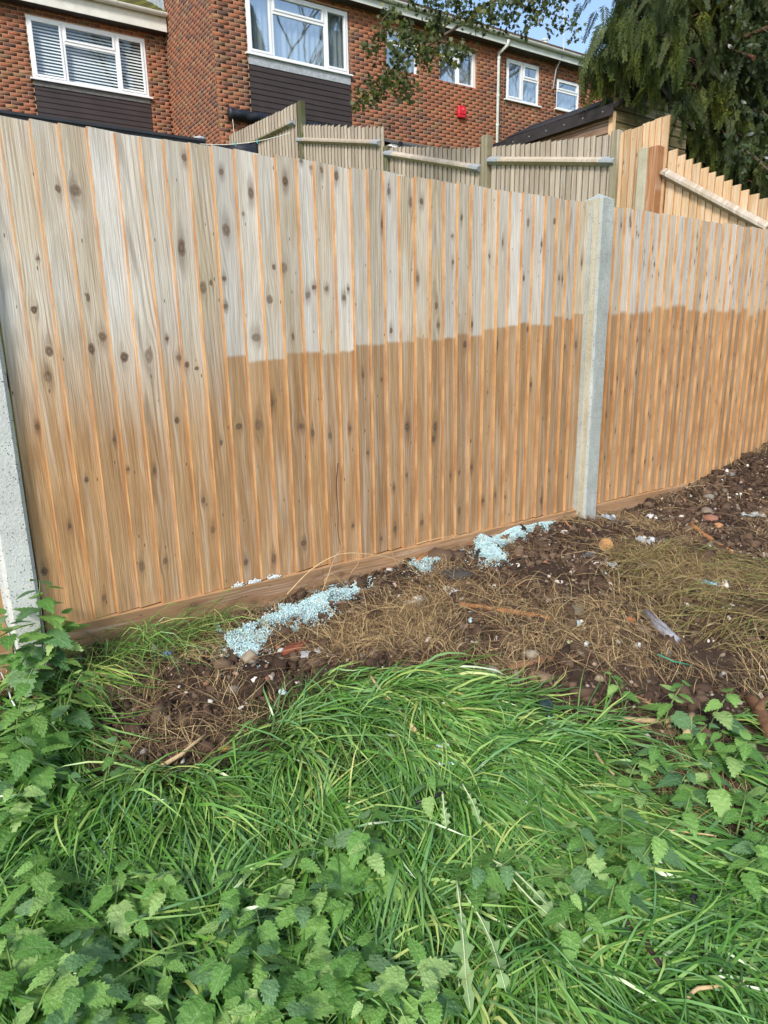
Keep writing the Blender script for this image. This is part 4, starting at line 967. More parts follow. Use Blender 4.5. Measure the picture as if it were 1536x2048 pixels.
# small lobed leaf (five points), length 1 along x
LOB = np.array([(0, 0, 0), (0.22, 0.10, 0.0), (0.18, 0.42, 0.05), (0.42, 0.22, 0.02), (0.52, 0.50, 0.06), (0.66, 0.20, 0.0), (1.0, 0.0, -0.06), (0.66, -0.20, 0.0), (0.52, -0.50, 0.06), (0.42, -0.22, 0.02), (0.18, -0.42, 0.05), (0.22, -0.10, 0.0)])
LOBF = np.array([(0, 1, 11), (1, 2, 3), (11, 9, 10), (1, 3, 9), (1, 9, 11), (3, 4, 5), (9, 7, 8), (3, 5, 7), (3, 7, 9), (5, 6, 7)])
MAPLE = leaf_material('field_maple_leaves', [(0.0, srgb(38, 50, 26)), (0.5, srgb(64, 78, 36)), (0.85, srgb(92, 100, 46)), (1.0, srgb(128, 112, 56))], 3.0, 0.5, 0.2, 0.7)
def leaf_clusters(cl, rg, per, spread, size, down=0.5):
    T = []; D = []; S = []
    for P, k in cl:
        n_ = int(per*k); q = rg.normal(0, 1, (n_, 3))*spread*np.array([1, 1, 0.9])*math.sqrt(k); T.append(P+q)
        d = rg.normal(0, 1, (n_, 3)); d[:, 2] -= down; D.append(d); S.append(rg.uniform(*size, n_))
    return np.concatenate(T), np.concatenate(D), np.concatenate(S)
rg = np.random.default_rng(21)
St = at_depth(1388, 250, 9.0); base = np.array([St[0], St[1], 1.45])
tm = thing('maple_tree', 'thin-stemmed leafy tree reaching a branch left across the brick wall', 'tree', tuple(base))
top = np.array([St[0]+0.1, St[1]+0.1, 6.6])
mb = MB(); mb.tube([np.zeros(3), St-base+np.array([0.02, 0, 0]), at_depth(1402, 130, 9.0)-base, top-base, top-base+np.array([0.1, 0.2, 1.8])], [0.055, 0.04, 0.036, 0.032, 0.012], 8); mb.build('trunk', BARK2, tm, smooth=True)
DB = 7.6
def pth(pts, D0, D1): return [at_depth(x, y, D0+(D1-D0)*i/(len(pts)-1)) for i, (x, y) in enumerate(pts)]
brA = pth([(1180, -160), (1080, -70), (1010, -12), (962, 16), (945, 33), (925, 47), (905, 60), (882, 74), (861, 88), (837, 101), (814, 113), (798, 125), (792, 144), (773, 162), (745, 176), (722, 205)], 8.4, DB)
brB = pth([(952, 24), (925, 25), (903, 39), (886, 57), (868, 72), (849, 80), (818, 78), (784, 88), (761, 92), (734, 91)], 7.85, DB)
brC = pth([(761, 90), (761, 60), (764, 39), (784, 18)], DB, DB); brD = pth([(1010, -12), (1060, 18), (1110, 30), (1160, 50)], 8.1, 8.3); brE = pth([(1080, -70), (960, -60), (880, 0), (850, 12)], 8.2, 7.9); brF = pth([(792, 144), (805, 165), (812, 190)], DB, DB)
limb = MB()
limb.tube([top-base]+[p-base for p in brA], [0.03]+list(np.linspace(0.026, 0.003, len(brA))), 7)
for b_, r0 in ((brB, 0.013), (brC, 0.006), (brD, 0.012), (brE, 0.012), (brF, 0.005)): limb.tube([p-base for p in b_], list(np.linspace(r0, 0.002, len(b_))), 6)
limb.build('branch', BARK2, tm, smooth=True)
CL = [(735,92,.5),(748,98,.5),(762,70,.5),(768,50,.6),(778,28,.7),(786,20,.6),(756,80,.4),(800,84,.8),(818,74,1),(832,84,1),(850,82,.8),(815,55,.5),(812,60,.5),(795,100,.9),(788,112,.8),(800,122,.8),(826,108,.9),(845,112,.8),(862,104,1),(856,118,.6),(870,60,.9),(880,45,.9),(874,32,.8),(868,18,.5),
 (716,205,.6),(724,195,.9),(738,186,1),(752,178,1),(766,168,1),(778,156,.8),(790,148,.8),(806,160,.8),(812,178,.9),(812,190,.5),(878,108,.6),(896,98,.8),(906,104,.8),(918,116,.5),(928,100,.5),(946,28,.9),(960,40,.7),(968,54,.5),(972,20,.9),(990,26,.9),(1002,40,.6),(930,38,.4),(915,14,.8),(930,8,.8),(860,4,.6),(838,6,.5),(822,2,.4),(880,6,.5),(905,2,.5),
 (1012,8,.8),(1030,4,.9),(1052,10,.8),(1074,6,.9),(1096,6,.6),(1120,4,.6),(1022,36,.4),(1026,54,.3),(1056,34,.4),(1048,60,.25),(1046,72,.15),(1082,28,.4),(1078,46,.25),(1106,34,.4),(1100,58,.2),(1128,40,.3),(1124,62,.2),(1150,46,.3),(1152,74,.25),(1000,0,.8),(1040,-8,1),(1090,-8,1),(1140,-6,.6)]
cl = [(at_depth(x, y, (DB if x < 900 else DB+0.5*(x-900)/280)+rg.uniform(-0.15, 0.25))-base, k) for x, y, k in CL]
for i in range(46):     # the rest of the crown above the frame
    a = rg.uniform(0, 6.28); r_ = rg.uniform(0.2, 1.7); cl.append((top-base+np.array([r_*math.cos(a), r_*math.sin(a), rg.uniform(0.4, 2.4)]), 1.3))
T, D, S = leaf_clusters(cl, rg, 50, 0.070, (0.038, 0.075))
scatter('crown', LOB, LOBF, frame_rot(D, rg.uniform(0, 6.28, len(T)), S), T, [MAPLE], tm)

# dark glossy evergreen on the far right
IVY = leaf_material('dark_evergreen_leaves', [(0.0, srgb(26, 38, 26)), (0.5, srgb(48, 62, 40)), (0.9, srgb(76, 92, 60)), (1.0, srgb(104, 118, 82))], 2.0, 0.35, 0.1, 0.7, 0.5)
OVAL = np.array([(0, 0, 0), (0.3, 0.2, 0.04), (0.65, 0.2, 0.03), (1, 0, -0.05), (0.65, -0.2, 0.03), (0.3, -0.2, 0.04)]); OVALF = np.array([(0, 1, 5), (1, 2, 5), (2, 4, 5), (2, 3, 4)])
Et = at_depth(1600, 300, 8.2); eb = np.array([Et[0], Et[1], 1.3])
te = thing('evergreen_tree', 'dark glossy broadleaf evergreen at the top right edge', 'tree', tuple(eb))
mb = MB(); mb.tube([(0, 0, -0.2), (0, 0.05, 2.0), (-0.1, 0.1, 4.2), (-0.1, 0.2, 6.5)], [0.09, 0.08, 0.06, 0.01], 8); mb.build('trunk', BARK2, te, smooth=True)
cl = []; limb = MB()
for i in range(70):
    px, py = rg.uniform(1470, 1760), rg.uniform(-260, 360)
    if px < 1500 and py > 170 and rg.uniform() < 0.5: continue
    P = at_depth(px, py, 8.2+rg.uniform(-0.5, 0.7))-eb; cl.append((P, rg.uniform(0.6, 1.5)))
    if i % 3 == 0: limb.tube([np.array([0, 0.05, max(0.4, P[2]-0.7)]), P*np.array([0.5, 0.5, 1])-np.array([0, 0, 0.2]), P], [0.02, 0.012, 0.004], 5)
# a cut limb stub showing its orange wood
q0, q1 = at_depth(1450, 92, 8.6)-eb, at_depth(1508, 116, 8.0)-eb
limb.build('branches', BARK2, te, smooth=True)
st_ = MB().tube([np.array([0.0, 0.06, q0[2]+0.1]), q0, q1], [0.03, 0.03, 0.026], 8).build('sawn_limb', BARK, te)
T, D, S = leaf_clusters(cl, rg, 60, 0.15, (0.05, 0.10), 0.3)
scatter('crown', OVAL, OVALF, frame_rot(D, rg.uniform(0, 6.28, len(T)), S), T, [IVY], te)

# bare trees standing behind the photographer; the upstairs windows mirror them
def bare_tree(label, base, h, seed):
    rg = random.Random(seed); t = thing('bare_tree', label, 'tree', tuple(base), 'bare trees mirrored in the windows'); mb = MB(); segs = [0]
    def grow(P, d, L, r, lv):
        pts = [P]; dd = np.array(d, float)
        for k in range(3):
            dd = dd+np.array([rg.gauss(0, .16), rg.gauss(0, .16), 0.05]); dd /= np.linalg.norm(dd); pts.append(pts[-1]+dd*L/3)
        mb.tube(pts, [r, r*0.88, r*0.76, r*0.62], 4 if lv > 1 else 7, caps=False); segs[0] += 1
        if lv >= 6 or r < 0.006: return
        for k in range(3 if lv < 4 else 2):
            a = rg.uniform(0, 6.28); s = rg.uniform(0.35, 0.75); e = dd+s*np.array([math.cos(a), math.sin(a), rg.uniform(-.2, .4)]); e /= np.linalg.norm(e)
            grow(pts[rg.choice((2, 3, 3))], e, L*rg.uniform(0.62, 0.82), r*rg.uniform(0.5, 0.68), lv+1)
    grow(np.zeros(3), (0, 0, 1), h*0.34, h*0.011, 0); mb.build('trunk_and_branches', BARK2, t, fix=False); return t
bare_tree('tall bare tree mirrored in the big upstairs window', (15.5, -8.0, -1.0), 25, 4)
bare_tree('bare tree mirrored in the right part of the upstairs window', (19.0, -8.0, -1.0), 24, 9)
bare_tree('bare tree mirrored in the small upstairs windows', (26.0, -9.0, -1.0), 25, 15)
# ------------------------------------------------------------------ ground cover
GREEN_PX = [(-300,1460),(60,1465),(170,1510),(390,1535),(440,1480),(540,1440),(640,1400),(780,1348),(880,1350),(960,1370),(1060,1405),(1120,1450),(1250,1490),(1350,1500),(1420,1420),(1536,1335),(1800,1300),(1800,2300),(-300,2300)]
LEFT_PX = [(-300,1290),(60,1300),(120,1320),(160,1400),(170,1480),(-300,1480)]
MIXED_PX = [(1050,1345),(1300,1290),(1536,1230),(1800,1200),(1800,1560),(1536,1600),(1330,1720),(1250,1620),(1150,1500)]
OLIVE_PX = [(1180,1090),(1536,1120),(1800,1150),(1800,1310),(1400,1310),(1250,1250)]
FRINGE_PX = [(100,1318),(420,1222),(450,1262),(320,1310),(150,1360)]
GREEN, LEFTP, MIXED, OLIVE, FRINGE = [ground_poly(p) for p in (GREEN_PX, LEFT_PX, MIXED_PX, OLIVE_PX, FRINGE_PX)]
_in_poly = in_poly
def in_poly(x, y, poly):
    # ragged outlines: the test point wanders a little
    return _in_poly(x+0.34*fbm(x*3.1+7, y*3.1, 201, 3), y+0.34*fbm(x*3.1, y*3.1+9, 202, 3), poly)
def to_px_v(X, Y, Z):
    d = np.stack([X-CAM[0], Y-CAM[1], Z-CAM[2]], -1); w_ = d@AX_F; return 768+F_PX*(d@AX_R)/w_, 1024-F_PX*(d@AX_U)/w_, w_
def sample_ground(rg, n, accept):
    out = []; tot = 0
    while tot < n:
        x = rg.uniform(-1.5, 6.2, 40000); y = rg.uniform(-2.5, -0.01, 40000)
        px, py, w_ = to_px_v(x, y, ground_z(x, y)); ok = (w_ > 0.3) & (px > -260) & (px < 1800) & (py < 2330)
        p = accept(x, y, px, py)
        ok &= rg.uniform(0, 1, 40000) < p
        out.append(np.stack([x[ok], y[ok]], 1)); tot += ok.sum()
        if len(out) > 400: break
    return np.concatenate(out)[:n]
def blades(name, XY, ang, L, W, H, lift, mat, rg, label, cat='grass', curl=0.6, segs=4):
    """ribbons that leave the ground, arch over and lie down along ang"""
    n = len(XY); t = np.linspace(0, 1, segs+1)[None, :]
    a = ang[:, None]+(rg.normal(0, curl, n)[:, None])*t*t
    step = L[:, None]/segs
    dx = np.cos(a)*step; dy = np.sin(a)*step
    x = XY[:, 0:1]+np.concatenate([np.zeros((n, 1)), np.cumsum(dx[:, 1:], 1)], 1); y = XY[:, 1:2]+np.concatenate([np.zeros((n, 1)), np.cumsum(dy[:, 1:], 1)], 1)
    y = np.minimum(y, -0.034-0.02*rg.uniform(0, 1, (n, 1)))
    g = ground_z(x, y)
    z = g+lift[:, None]*np.minimum(1, t*3)+H[:, None]*(1-(1-2*np.minimum(t*0.8, 1))**2)+0.002
    w_ = W[:, None]*np.minimum(1, 0.6+2*t)*(1-t**2.2*0.97)*0.5
    tw = rg.normal(0, 0.5, n)[:, None]
    nx, ny = -np.sin(a), np.cos(a)
    Lf = np.stack([x-nx*w_*np.cos(tw), y-ny*w_*np.cos(tw), z-w_*np.sin(tw)], -1); Rt = np.stack([x+nx*w_*np.cos(tw), y+ny*w_*np.cos(tw), z+w_*np.sin(tw)], -1)
    V = np.stack([Lf, Rt], 2).reshape(-1, 3); k = 2*(segs+1)
    f0 = np.array([(2*i, 2*i+1, 2*i+3, 2*i+2) for i in range(segs)])
    Fc = (np.arange(n)[:, None, None]*k+f0[None]).reshape(-1, 4)
    return tag(obj(name, np_mesh(name, V, Fc, [mat], True)), label, cat, None, 'stuff')
G_MAT = leaf_material('grass_blade', [(0.0, srgb(46, 80, 34)), (0.25, srgb(76, 122, 48)), (0.48, srgb(108, 158, 66)), (0.62, srgb(104, 148, 96)), (0.80, srgb(146, 184, 96)), (0.93, srgb(184, 194, 112)), (1.0, srgb(214, 194, 144))], 2.2, 0.30, 0.22, 0.8, 0.55)
G_DARK = leaf_material('under_grass_blade', [(0.0, srgb(38, 56, 28)), (0.4, srgb(58, 80, 38)), (0.7, srgb(90, 92, 52)), (1.0, srgb(132, 114, 78))], 2.2, 0.5, 0.2, 0.8)  # lower blades darkened to paint the deep shade between the grass
STRAW = leaf_material('dry_straw', [(0.0, srgb(70, 55, 42)), (0.3, srgb(114, 92, 66)), (0.6, srgb(158, 132, 94)), (0.88, srgb(202, 178, 130)), (1.0, srgb(124, 122, 72))], 2.0, 0.7, 0.1, 0.9)
OLIVEM = leaf_material('fading_grass_blade', [(0.0, srgb(96, 80, 52)), (0.35, srgb(132, 114, 72)), (0.7, srgb(162, 146, 96)), (0.85, srgb(126, 134, 72)), (1.0, srgb(98, 124, 62))], 2.0, 0.6, 0.2, 0.9)
rg = np.random.default_rng(5)
def flow(XY, k=1.0, mean=(0.35, -0.85)):
    """combed direction of the matted grass"""
    a0 = math.atan2(mean[1], mean[0])
    return a0+k*5.2*fbm(XY[:, 0]*0.9+11, XY[:, 1]*0.9+5, 31, 3)
def acc_green(x, y, px, py):
    d = np.where(in_poly(x, y, GREEN), 1.0, 0.0); d = np.where(in_poly(x, y, MIXED), d*0.12, d)
    d = np.where(in_poly(x, y, LEFTP), 0.75, d)
    edge = fbm(x*4, y*4, 61, 3); return d*np.clip(0.75+2.2*edge, 0.12, 1)
XY = sample_ground(rg, 11000, acc_green); n = len(XY)
blades('under_grass', XY, rg.uniform(0, 6.28, n), rg.uniform(0.06, 0.16, n), rg.uniform(0.0025, 0.0045, n), rg.uniform(0.005, 0.035, n), rg.uniform(0, 0.015, n), G_DARK, rg, 'short undergrowth grass with gap shade painted in, covering the lower bank', segs=3)
# clumps: each sheaf of blades shares a root, a lie and a length
cs = sample_ground(rg, 1750, acc_green); nc = len(cs); per = 11
ca = flow(cs, 1.15)+rg.normal(0, 0.42, nc); cl_ = rg.uniform(0.15, 0.42, nc); ch = np.abs(rg.normal(0.008, 0.016, nc)); cw = rg.uniform(0.0045, 0.0118, nc)
XY = np.repeat(cs, per, 0)+rg.normal(0, 0.022, (nc*per, 2)); n = len(XY)
blades('long_grass', XY, np.repeat(ca, per)+rg.normal(0, 0.22, n), np.repeat(cl_, per)*rg.uniform(0.6, 1.15, n), np.repeat(cw, per)*rg.uniform(0.7, 1.2, n), np.repeat(ch, per)*rg.uniform(0.4, 1.4, n), rg.uniform(0.0, 0.045, n), G_MAT, rg, 'long matted green grass lying combed over the lower bank', curl=0.5, segs=5)
# upright tufts
TUFT = [(370,1600),(330,1560),(590,1520),(700,1460),(850,1420),(1020,1500),(1080,1560),(640,1640),(820,1760),(980,1800),(1050,1900),(1150,1950),(1260,1980),(1420,1860),(900,1600),(700,1980),(620,2040),(420,1850),(760,1400),(560,1470),(1180,1480),(1330,1900),(1480,1940),(820,1850),(240,1620),(140,1650),(60,1700),(1400,2010),(1240,2040),(930,2040)]
XYs = []; An = []; Ls = []
for (px, py) in TUFT:
    P = on_ground(px, py); m_ = 60; XYs.append(P[:2]+rg.normal(0, 0.025, (m_, 2))); An.append(rg.normal(rg.uniform(-2.6, -0.2), 0.75, m_)); Ls.append(rg.uniform(0.16, 0.36, m_))
XY = np.concatenate(XYs); n = len(XY)
blades('tall_grass_tufts', XY, np.concatenate(An), np.concatenate(Ls), rg.uniform(0.004, 0.009, n), rg.uniform(0.03, 0.09, n), rg.uniform(0, 0.03, n), G_MAT, rg, 'springy tufts of taller grass standing out of the matted sward', segs=5)
# straw over the soil
def acc_straw(x, y, px, py):
    d = np.where(in_poly(x, y, GREEN), 0.12, 0.55); d = np.where(in_poly(x, y, MIXED), 0.6, d)
    bare = np.clip(1-((px-1130)/190)**2-((py-1150)/95)**2, 0, 1)+np.clip(1-((px-1440)/210)**2-((py-990)/90)**2, 0, 1)
    hot = np.exp(-((px-300)/170)**2-((py-1400)/80)**2)+np.exp(-((px-720)/230)**2-((py-1270)/75)**2)+0.8*np.exp(-((px-1320)/220)**2-((py-1200)/80)**2)
    d = d*(1-0.8*np.clip(bare, 0, 1))*(0.35+hot); d = np.where((px > -250) & (py > 850), d, 0)
    d = np.where(in_poly(x, y, LEFTP), d*0.3, d)
    return np.clip(d*np.clip(0.5+5.0*fbm(x*4, y*4, 71, 3), 0.03, 1.5), 0, 1)
XY = sample_ground(rg, 19000, acc_straw); n = len(XY)
blades('dry_straw', XY, rg.uniform(0, 6.28, n)*0.55+flow(XY, 1.0, (0.9, -0.2)), rg.gamma(3.0, 0.045, n).clip(0.04, 0.42), rg.uniform(0.0010, 0.0026, n), np.abs(rg.normal(0.008, 0.014, n)), rg.uniform(0, 0.028, n), STRAW, rg, 'thin brown straw and roots strewn over the dug soil', 'straw', 0.9, 4)
XY = sample_ground(rg, 2300, lambda x, y, px, py: np.where(in_poly(x, y, OLIVE), 0.8, np.where(in_poly(x, y, FRINGE), 0.5, 0.0))); n = len(XY)
blades('fading_grass', XY, flow(XY, 0.6, (0.7, -0.6))+rg.normal(0, .4, n), rg.uniform(0.10, 0.30, n), rg.uniform(0.002, 0.004, n), np.abs(rg.normal(0.02, 0.02, n)), rg.uniform(0, 0.03, n), OLIVEM, rg, 'yellowing flattened grass on the right bank and along the fence foot', 'grass', 0.6, 4)
XY = sample_ground(rg, 420, lambda x, y, px, py: np.where(in_poly(x, y, FRINGE), 1.0, 0.0)); n = len(XY)
blades('fence_foot_grass', XY, rg.uniform(-3.0, 0.2, n), rg.uniform(0.12, 0.32, n), rg.uniform(0.002, 0.0042, n), np.abs(rg.normal(0.06, 0.04, n)), rg.uniform(0, 0.03, n), G_MAT, rg, 'wispy green grass at the foot of the fence near the left post', 'grass', 0.6, 4)

XY = sample_ground(rg, 1500, lambda x, y, px, py: np.where(in_poly(x, y, GREEN), 0.02, 0.8)*np.clip(0.5+3*fbm(x*3, y*3, 171, 3), 0, 1)); n = len(XY)
blades('root_litter', XY, rg.uniform(0, 6.28, n), rg.gamma(3.0, 0.03, n).clip(0.03, 0.25), rg.uniform(0.004, 0.009, n), np.abs(rg.normal(0.004, 0.006, n)), rg.uniform(0, 0.012, n), leaf_material('root_and_bark_bits', [(0.0, srgb(58, 44, 36)), (0.5, srgb(100, 76, 56)), (0.85, srgb(140, 110, 80)), (1.0, srgb(176, 146, 108))], 3, 0.85, 0.0, 0.95, 0.2), rg, 'short brown roots and bark bits mixed into the soil', 'roots', 0.5, 3)
# crumbs of soil, grit and small white flecks
def lump(rg, sub=1, rough=0.28):
    bm = bmesh.new(); bmesh.ops.create_icosphere(bm, subdivisions=sub, radius=1.0)
    for v in bm.verts: v.co *= 1+rg.uniform(-rough, rough)
    V = np.array([v.co[:] for v in bm.verts]); Fc = np.array([[v.index for v in f.verts] for f in bm.faces]); bm.free(); return V, Fc
def bare(x, y, px, py):
    d = np.where(in_poly(x, y, GREEN), 0.03, 1.0); return np.where(in_poly(x, y, MIXED), 0.5, d)*np.clip(0.6+2*fbm(x*6, y*6, 91, 3), 0.05, 1)
def crumbs(name, n, size, mat, label, cat, seed, acc=bare, sink=0.3):
    r = np.random.default_rng(seed); XY = sample_ground(r, n, acc); n = len(XY); V, Fc = lump(random.Random(seed), 1, 0.35); V = V*np.array([1.15, 0.9, 0.7])
    S = r.uniform(*size, n)*r.choice([0.7, 1, 1, 1.6], n); d = r.normal(0, 1, (n, 3)); d[:, 2] *= 0.4
    T = np.stack([XY[:, 0], np.minimum(XY[:, 1], -0.04), ground_z(XY[:, 0], XY[:, 1])+S*sink], 1)
    o = scatter(name, V, Fc, frame_rot(d, r.uniform(0, 6, n), S), T, [mat]); tag(o, label, cat, None, 'stuff')
SOIL2 = leaf_material('soil_crumb', [(0.0, srgb(50, 40, 34)), (0.5, srgb(78, 62, 51)), (1.0, srgb(108, 90, 74))], 3, 0.95, 0.0, 0.8, 0.1)
GRIT = leaf_material('mixed_grit', [(0.0, srgb(90, 84, 78)), (0.4, srgb(134, 120, 106)), (0.7, srgb(122, 92, 74)), (0.9, srgb(184, 178, 168)), (1.0, srgb(216, 212, 204))], 3, 0.9, 0.0, 0.95, 0.2)
crumbs('soil_crumbs', 9000, (0.005, 0.016), SOIL2, 'loose crumbs of dark brown soil on the dug bank', 'soil', 3)
CHIP = leaf_material('rubble_chips', [(0.0, srgb(70, 66, 62)), (0.25, srgb(120, 110, 98)), (0.45, srgb(150, 132, 110)), (0.6, srgb(150, 96, 72)), (0.72, srgb(186, 176, 160)), (0.9, srgb(222, 218, 210)), (1.0, srgb(170, 196, 200))], 3, 0.85, 0.0, 1.0, 0.3)
crumbs('soil_clods', 1500, (0.014, 0.030), SOIL2, 'larger dark clods heaped over the dug bank', 'soil', 13, sink=0.15)
crumbs('rubble_chips', 950, (0.006, 0.013), CHIP, 'small chips of stone, mortar, brick and plastic in the soil', 'rubble', 14)
crumbs('grit', 4800, (0.003, 0.0085), GRIT, 'grey, tan and white grit scattered over the soil', 'grit', 4)

# pale aqua granules spilt along the fence foot
AQUA = leaf_material('aqua_granules', [(0.0, srgb(186, 226, 232)), (0.4, srgb(210, 241, 244)), (0.8, srgb(228, 248, 249)), (1.0, srgb(248, 253, 252))], 4, 0.35, 0.3, 0.9, 0.5)
WHITEM = leaf_material('white_granules', [(0.0, srgb(190, 200, 204)), (1.0, srgb(232, 236, 238))], 4, 0.5, 0.1, 0.9, 0.4)
CUBE = BOXV-0.5; CUBEF = np.concatenate([BOXF, [[2, 3, 7, 6]]])
def granules(poly_px, n, label, seed, mat=AQUA, size=(0.0024, 0.0052), heap=0.018):
    r = np.random.default_rng(seed); poly = ground_poly(poly_px); P = np.array(poly); pts = []
    c = P.mean(0)
    while len(pts) < n:
        q = r.uniform(P.min(0), P.max(0), (4000, 2)); q = q[_in_poly(q[:, 0]+0.22*fbm(q[:, 0]*12, q[:, 1]*12, 5, 4), q[:, 1]+0.22*fbm(q[:, 0]*12+5, q[:, 1]*12, 6, 4), poly)]
        dens = 0.55+3.2*fbm(q[:, 0]*13, q[:, 1]*13, seed, 4); q = q[r.uniform(0, 1, len(q)) < dens]; pts += list(q)
    q = np.array(pts[:n]); far_ = r.uniform(0, 1, n) < 0.16; q[far_] += r.normal(0, 0.05, (far_.sum(), 2)); q[:, 1] = np.minimum(q[:, 1], -0.038); S = r.uniform(*size, n)
    lay = np.where(far_, 0.0, 1.0)*r.uniform(0, 1, n)*heap*np.clip(1.2+3*fbm(q[:, 0]*7, q[:, 1]*7, seed+3, 2), 0.1, 2)
    T = np.stack([q[:, 0], q[:, 1], ground_z(q[:, 0], q[:, 1])+lay+S*0.4], 1); d = r.normal(0, 1, (n, 3))
    o = scatter('granule_heap', CUBE*np.array([1.3, 1, 0.7]), CUBEF, frame_rot(d, r.uniform(0, 6, n), S), T, [mat]); tag(o, label, 'granules', 'spilt granules', 'stuff')
granules([(440,1262),(520,1262),(560,1228),(600,1208),(650,1190),(700,1166),(722,1176),(708,1206),(650,1236),(600,1252),(560,1264),(520,1300),(480,1322),(455,1295)], 15000, 'long streak of pale aqua granules below the middle of the fence', 1)
granules([(800,1132),(850,1118),(885,1122),(870,1142),(820,1140)], 1500, 'small patch of aqua granules beside the leaning wood splinter', 2)
granules([(930,1092),(960,1070),(1010,1055),(1040,1045),(1100,1043),(1092,1056),(1047,1068),(1042,1085),(1015,1110),(985,1132),(962,1142),(944,1116)], 18000, 'large bright heap of aqua granules against the fence right of centre', 3, heap=0.03)
granules([(600,1165),(640,1155),(700,1180),(690,1150),(760,1165),(740,1180),(640,1200)], 500, 'thin scatter of aqua granules among the straw', 6, heap=0.01)
def ledge(px, n, seed, label):
    r = np.random.default_rng(seed); P = on_plane(*px, (0, -0.026, 0), (0, 1, 0)); S = r.uniform(0.003, 0.007, n)
    T = np.stack([P[0]+r.normal(0, 0.013, n), np.full(n, -0.0265)+r.uniform(-.002, .002, n), np.full(n, ZB+0.001)+np.abs(r.normal(0, 0.006, n))], 1)
    tag(scatter('granule_heap', CUBE, CUBEF, frame_rot(r.normal(0, 1, (n, 3)), r.uniform(0, 6, n), S), T, [WHITEM]), label, 'granules', 'spilt granules', 'stuff')
ledge((478, 1168), 70, 1, 'white granules on the gravel board ledge, leftmost heap'); ledge((510, 1161), 110, 2, 'white granules on the gravel board ledge, middle heap'); ledge((548, 1152), 90, 3, 'white granules on the gravel board ledge, rightmost heap')
# ------------------------------------------------------------------ leafy weeds
def serrated(n=9, w0=0.36, teeth=0.05, droop=0.18, fold=0.12):
    """toothed heart-shaped leaf, length 1 along x, folded along the midrib"""
    V = []; Fs = []
    prof = lambda t: w0*(math.sin(math.pi*min(1, t*0.92+0.08)**0.62))**0.9
    for i in range(n+1):
        t = i/n; V.append((t, 0, -droop*t*t))
    for sgn in (-1, 1):
        b = len(V)
        for i in range(n):
            t0 = i/n; tm = (i+0.75)/n; h0 = prof(t0) if i else prof(0.03)*0.8; hm = prof(min(1, tm))+teeth*(1-0.5*tm)
            V.append((t0-(0.05 if i == 0 else 0), sgn*h0, -droop*t0*t0+fold*h0)); V.append((tm+0.05, sgn*hm, -droop*tm*tm+fold*hm-0.02))
        for i in range(n):
            o0, o1 = b+2*i, b+2*i+1; nx_ = b+2*(i+1) if i < n-1 else None
            Fs.append((i, o0, o1) if sgn > 0 else (o1, o0, i))
            if nx_ is not None: Fs += [(i, o1, nx_), (i, nx_, i+1)] if sgn > 0 else [(nx_, o1, i), (i+1, nx_, i)]
            else: Fs.append((i, o1, i+1) if sgn > 0 else (i+1, o1, i))
    return V, Fs
def weed_material(name, stops, rough=0.5):
    m = NT(name); v = m.coord(); x, y, z = m.sep(v); rn = m.rnd()
    c = m.ramp(m.math('ADD', m.math('MULTIPLY', rn, 0.8), m.math('MULTIPLY', m.noise(v, 6, 3), 0.25)), stops)
    ay = m.math('ABSOLUTE', y); rib = m.range(ay, 0.022, 0.006)
    side = m.math('SINE', m.math('MULTIPLY', m.math('SUBTRACT', x, m.math('MULTIPLY', ay, 1.1)), 52.0)); sv_ = m.math('MULTIPLY', m.range(side, 0.8, 1.0), 0.08)
    c = m.mix(m.math('MULTIPLY', m.math('MAXIMUM', rib, sv_), 0.45), c, m.mix(0.5, c, srgb(190, 206, 150)))
    m.color(c).set(Roughness=rough, Specular_IOR_Level=0.4); m.bump(m.noise(v, 7, 3), 0.35, 0.03)
    tr = m.n('BsdfTranslucent'); m.l(c, tr.inputs['Color']); mx = m.n('MixShader'); mx.inputs[0].default_value = 0.38
    m.l(m.b.outputs[0], mx.inputs[1]); m.l(tr.outputs[0], mx.inputs[2]); m.l(mx.outputs[0], m.out.inputs[0]); return m.mat
NET_M = weed_material('nettle_leaf', [(0.0, srgb(84, 128, 62)), (0.4, srgb(110, 158, 76)), (0.7, srgb(136, 180, 94)), (0.9, srgb(162, 196, 118)), (1.0, srgb(184, 208, 142))])
NET_D = weed_material('dark_nettle_leaf', [(0.0, srgb(80, 120, 78)), (0.5, srgb(104, 146, 94)), (1.0, srgb(138, 172, 122))])
STEM = plain('green_stem', srgb(108, 132, 76), 0.6)
NETTLE = [MB().add(*serrated(7, w, 0.10, d, f)).mesh('leaf', m_, True, False) for w, d, f, m_ in ((0.28, 0.22, 0.16, NET_M), (0.34, 0.40, 0.10, NET_M), (0.24, 0.10, 0.28, NET_M), (0.31, 0.30, 0.05, NET_D))]
LEAFROT = lambda d, roll: Matrix(frame_rot(np.array([d]), np.array([roll]), [1.0])[0].tolist()).to_4x4()
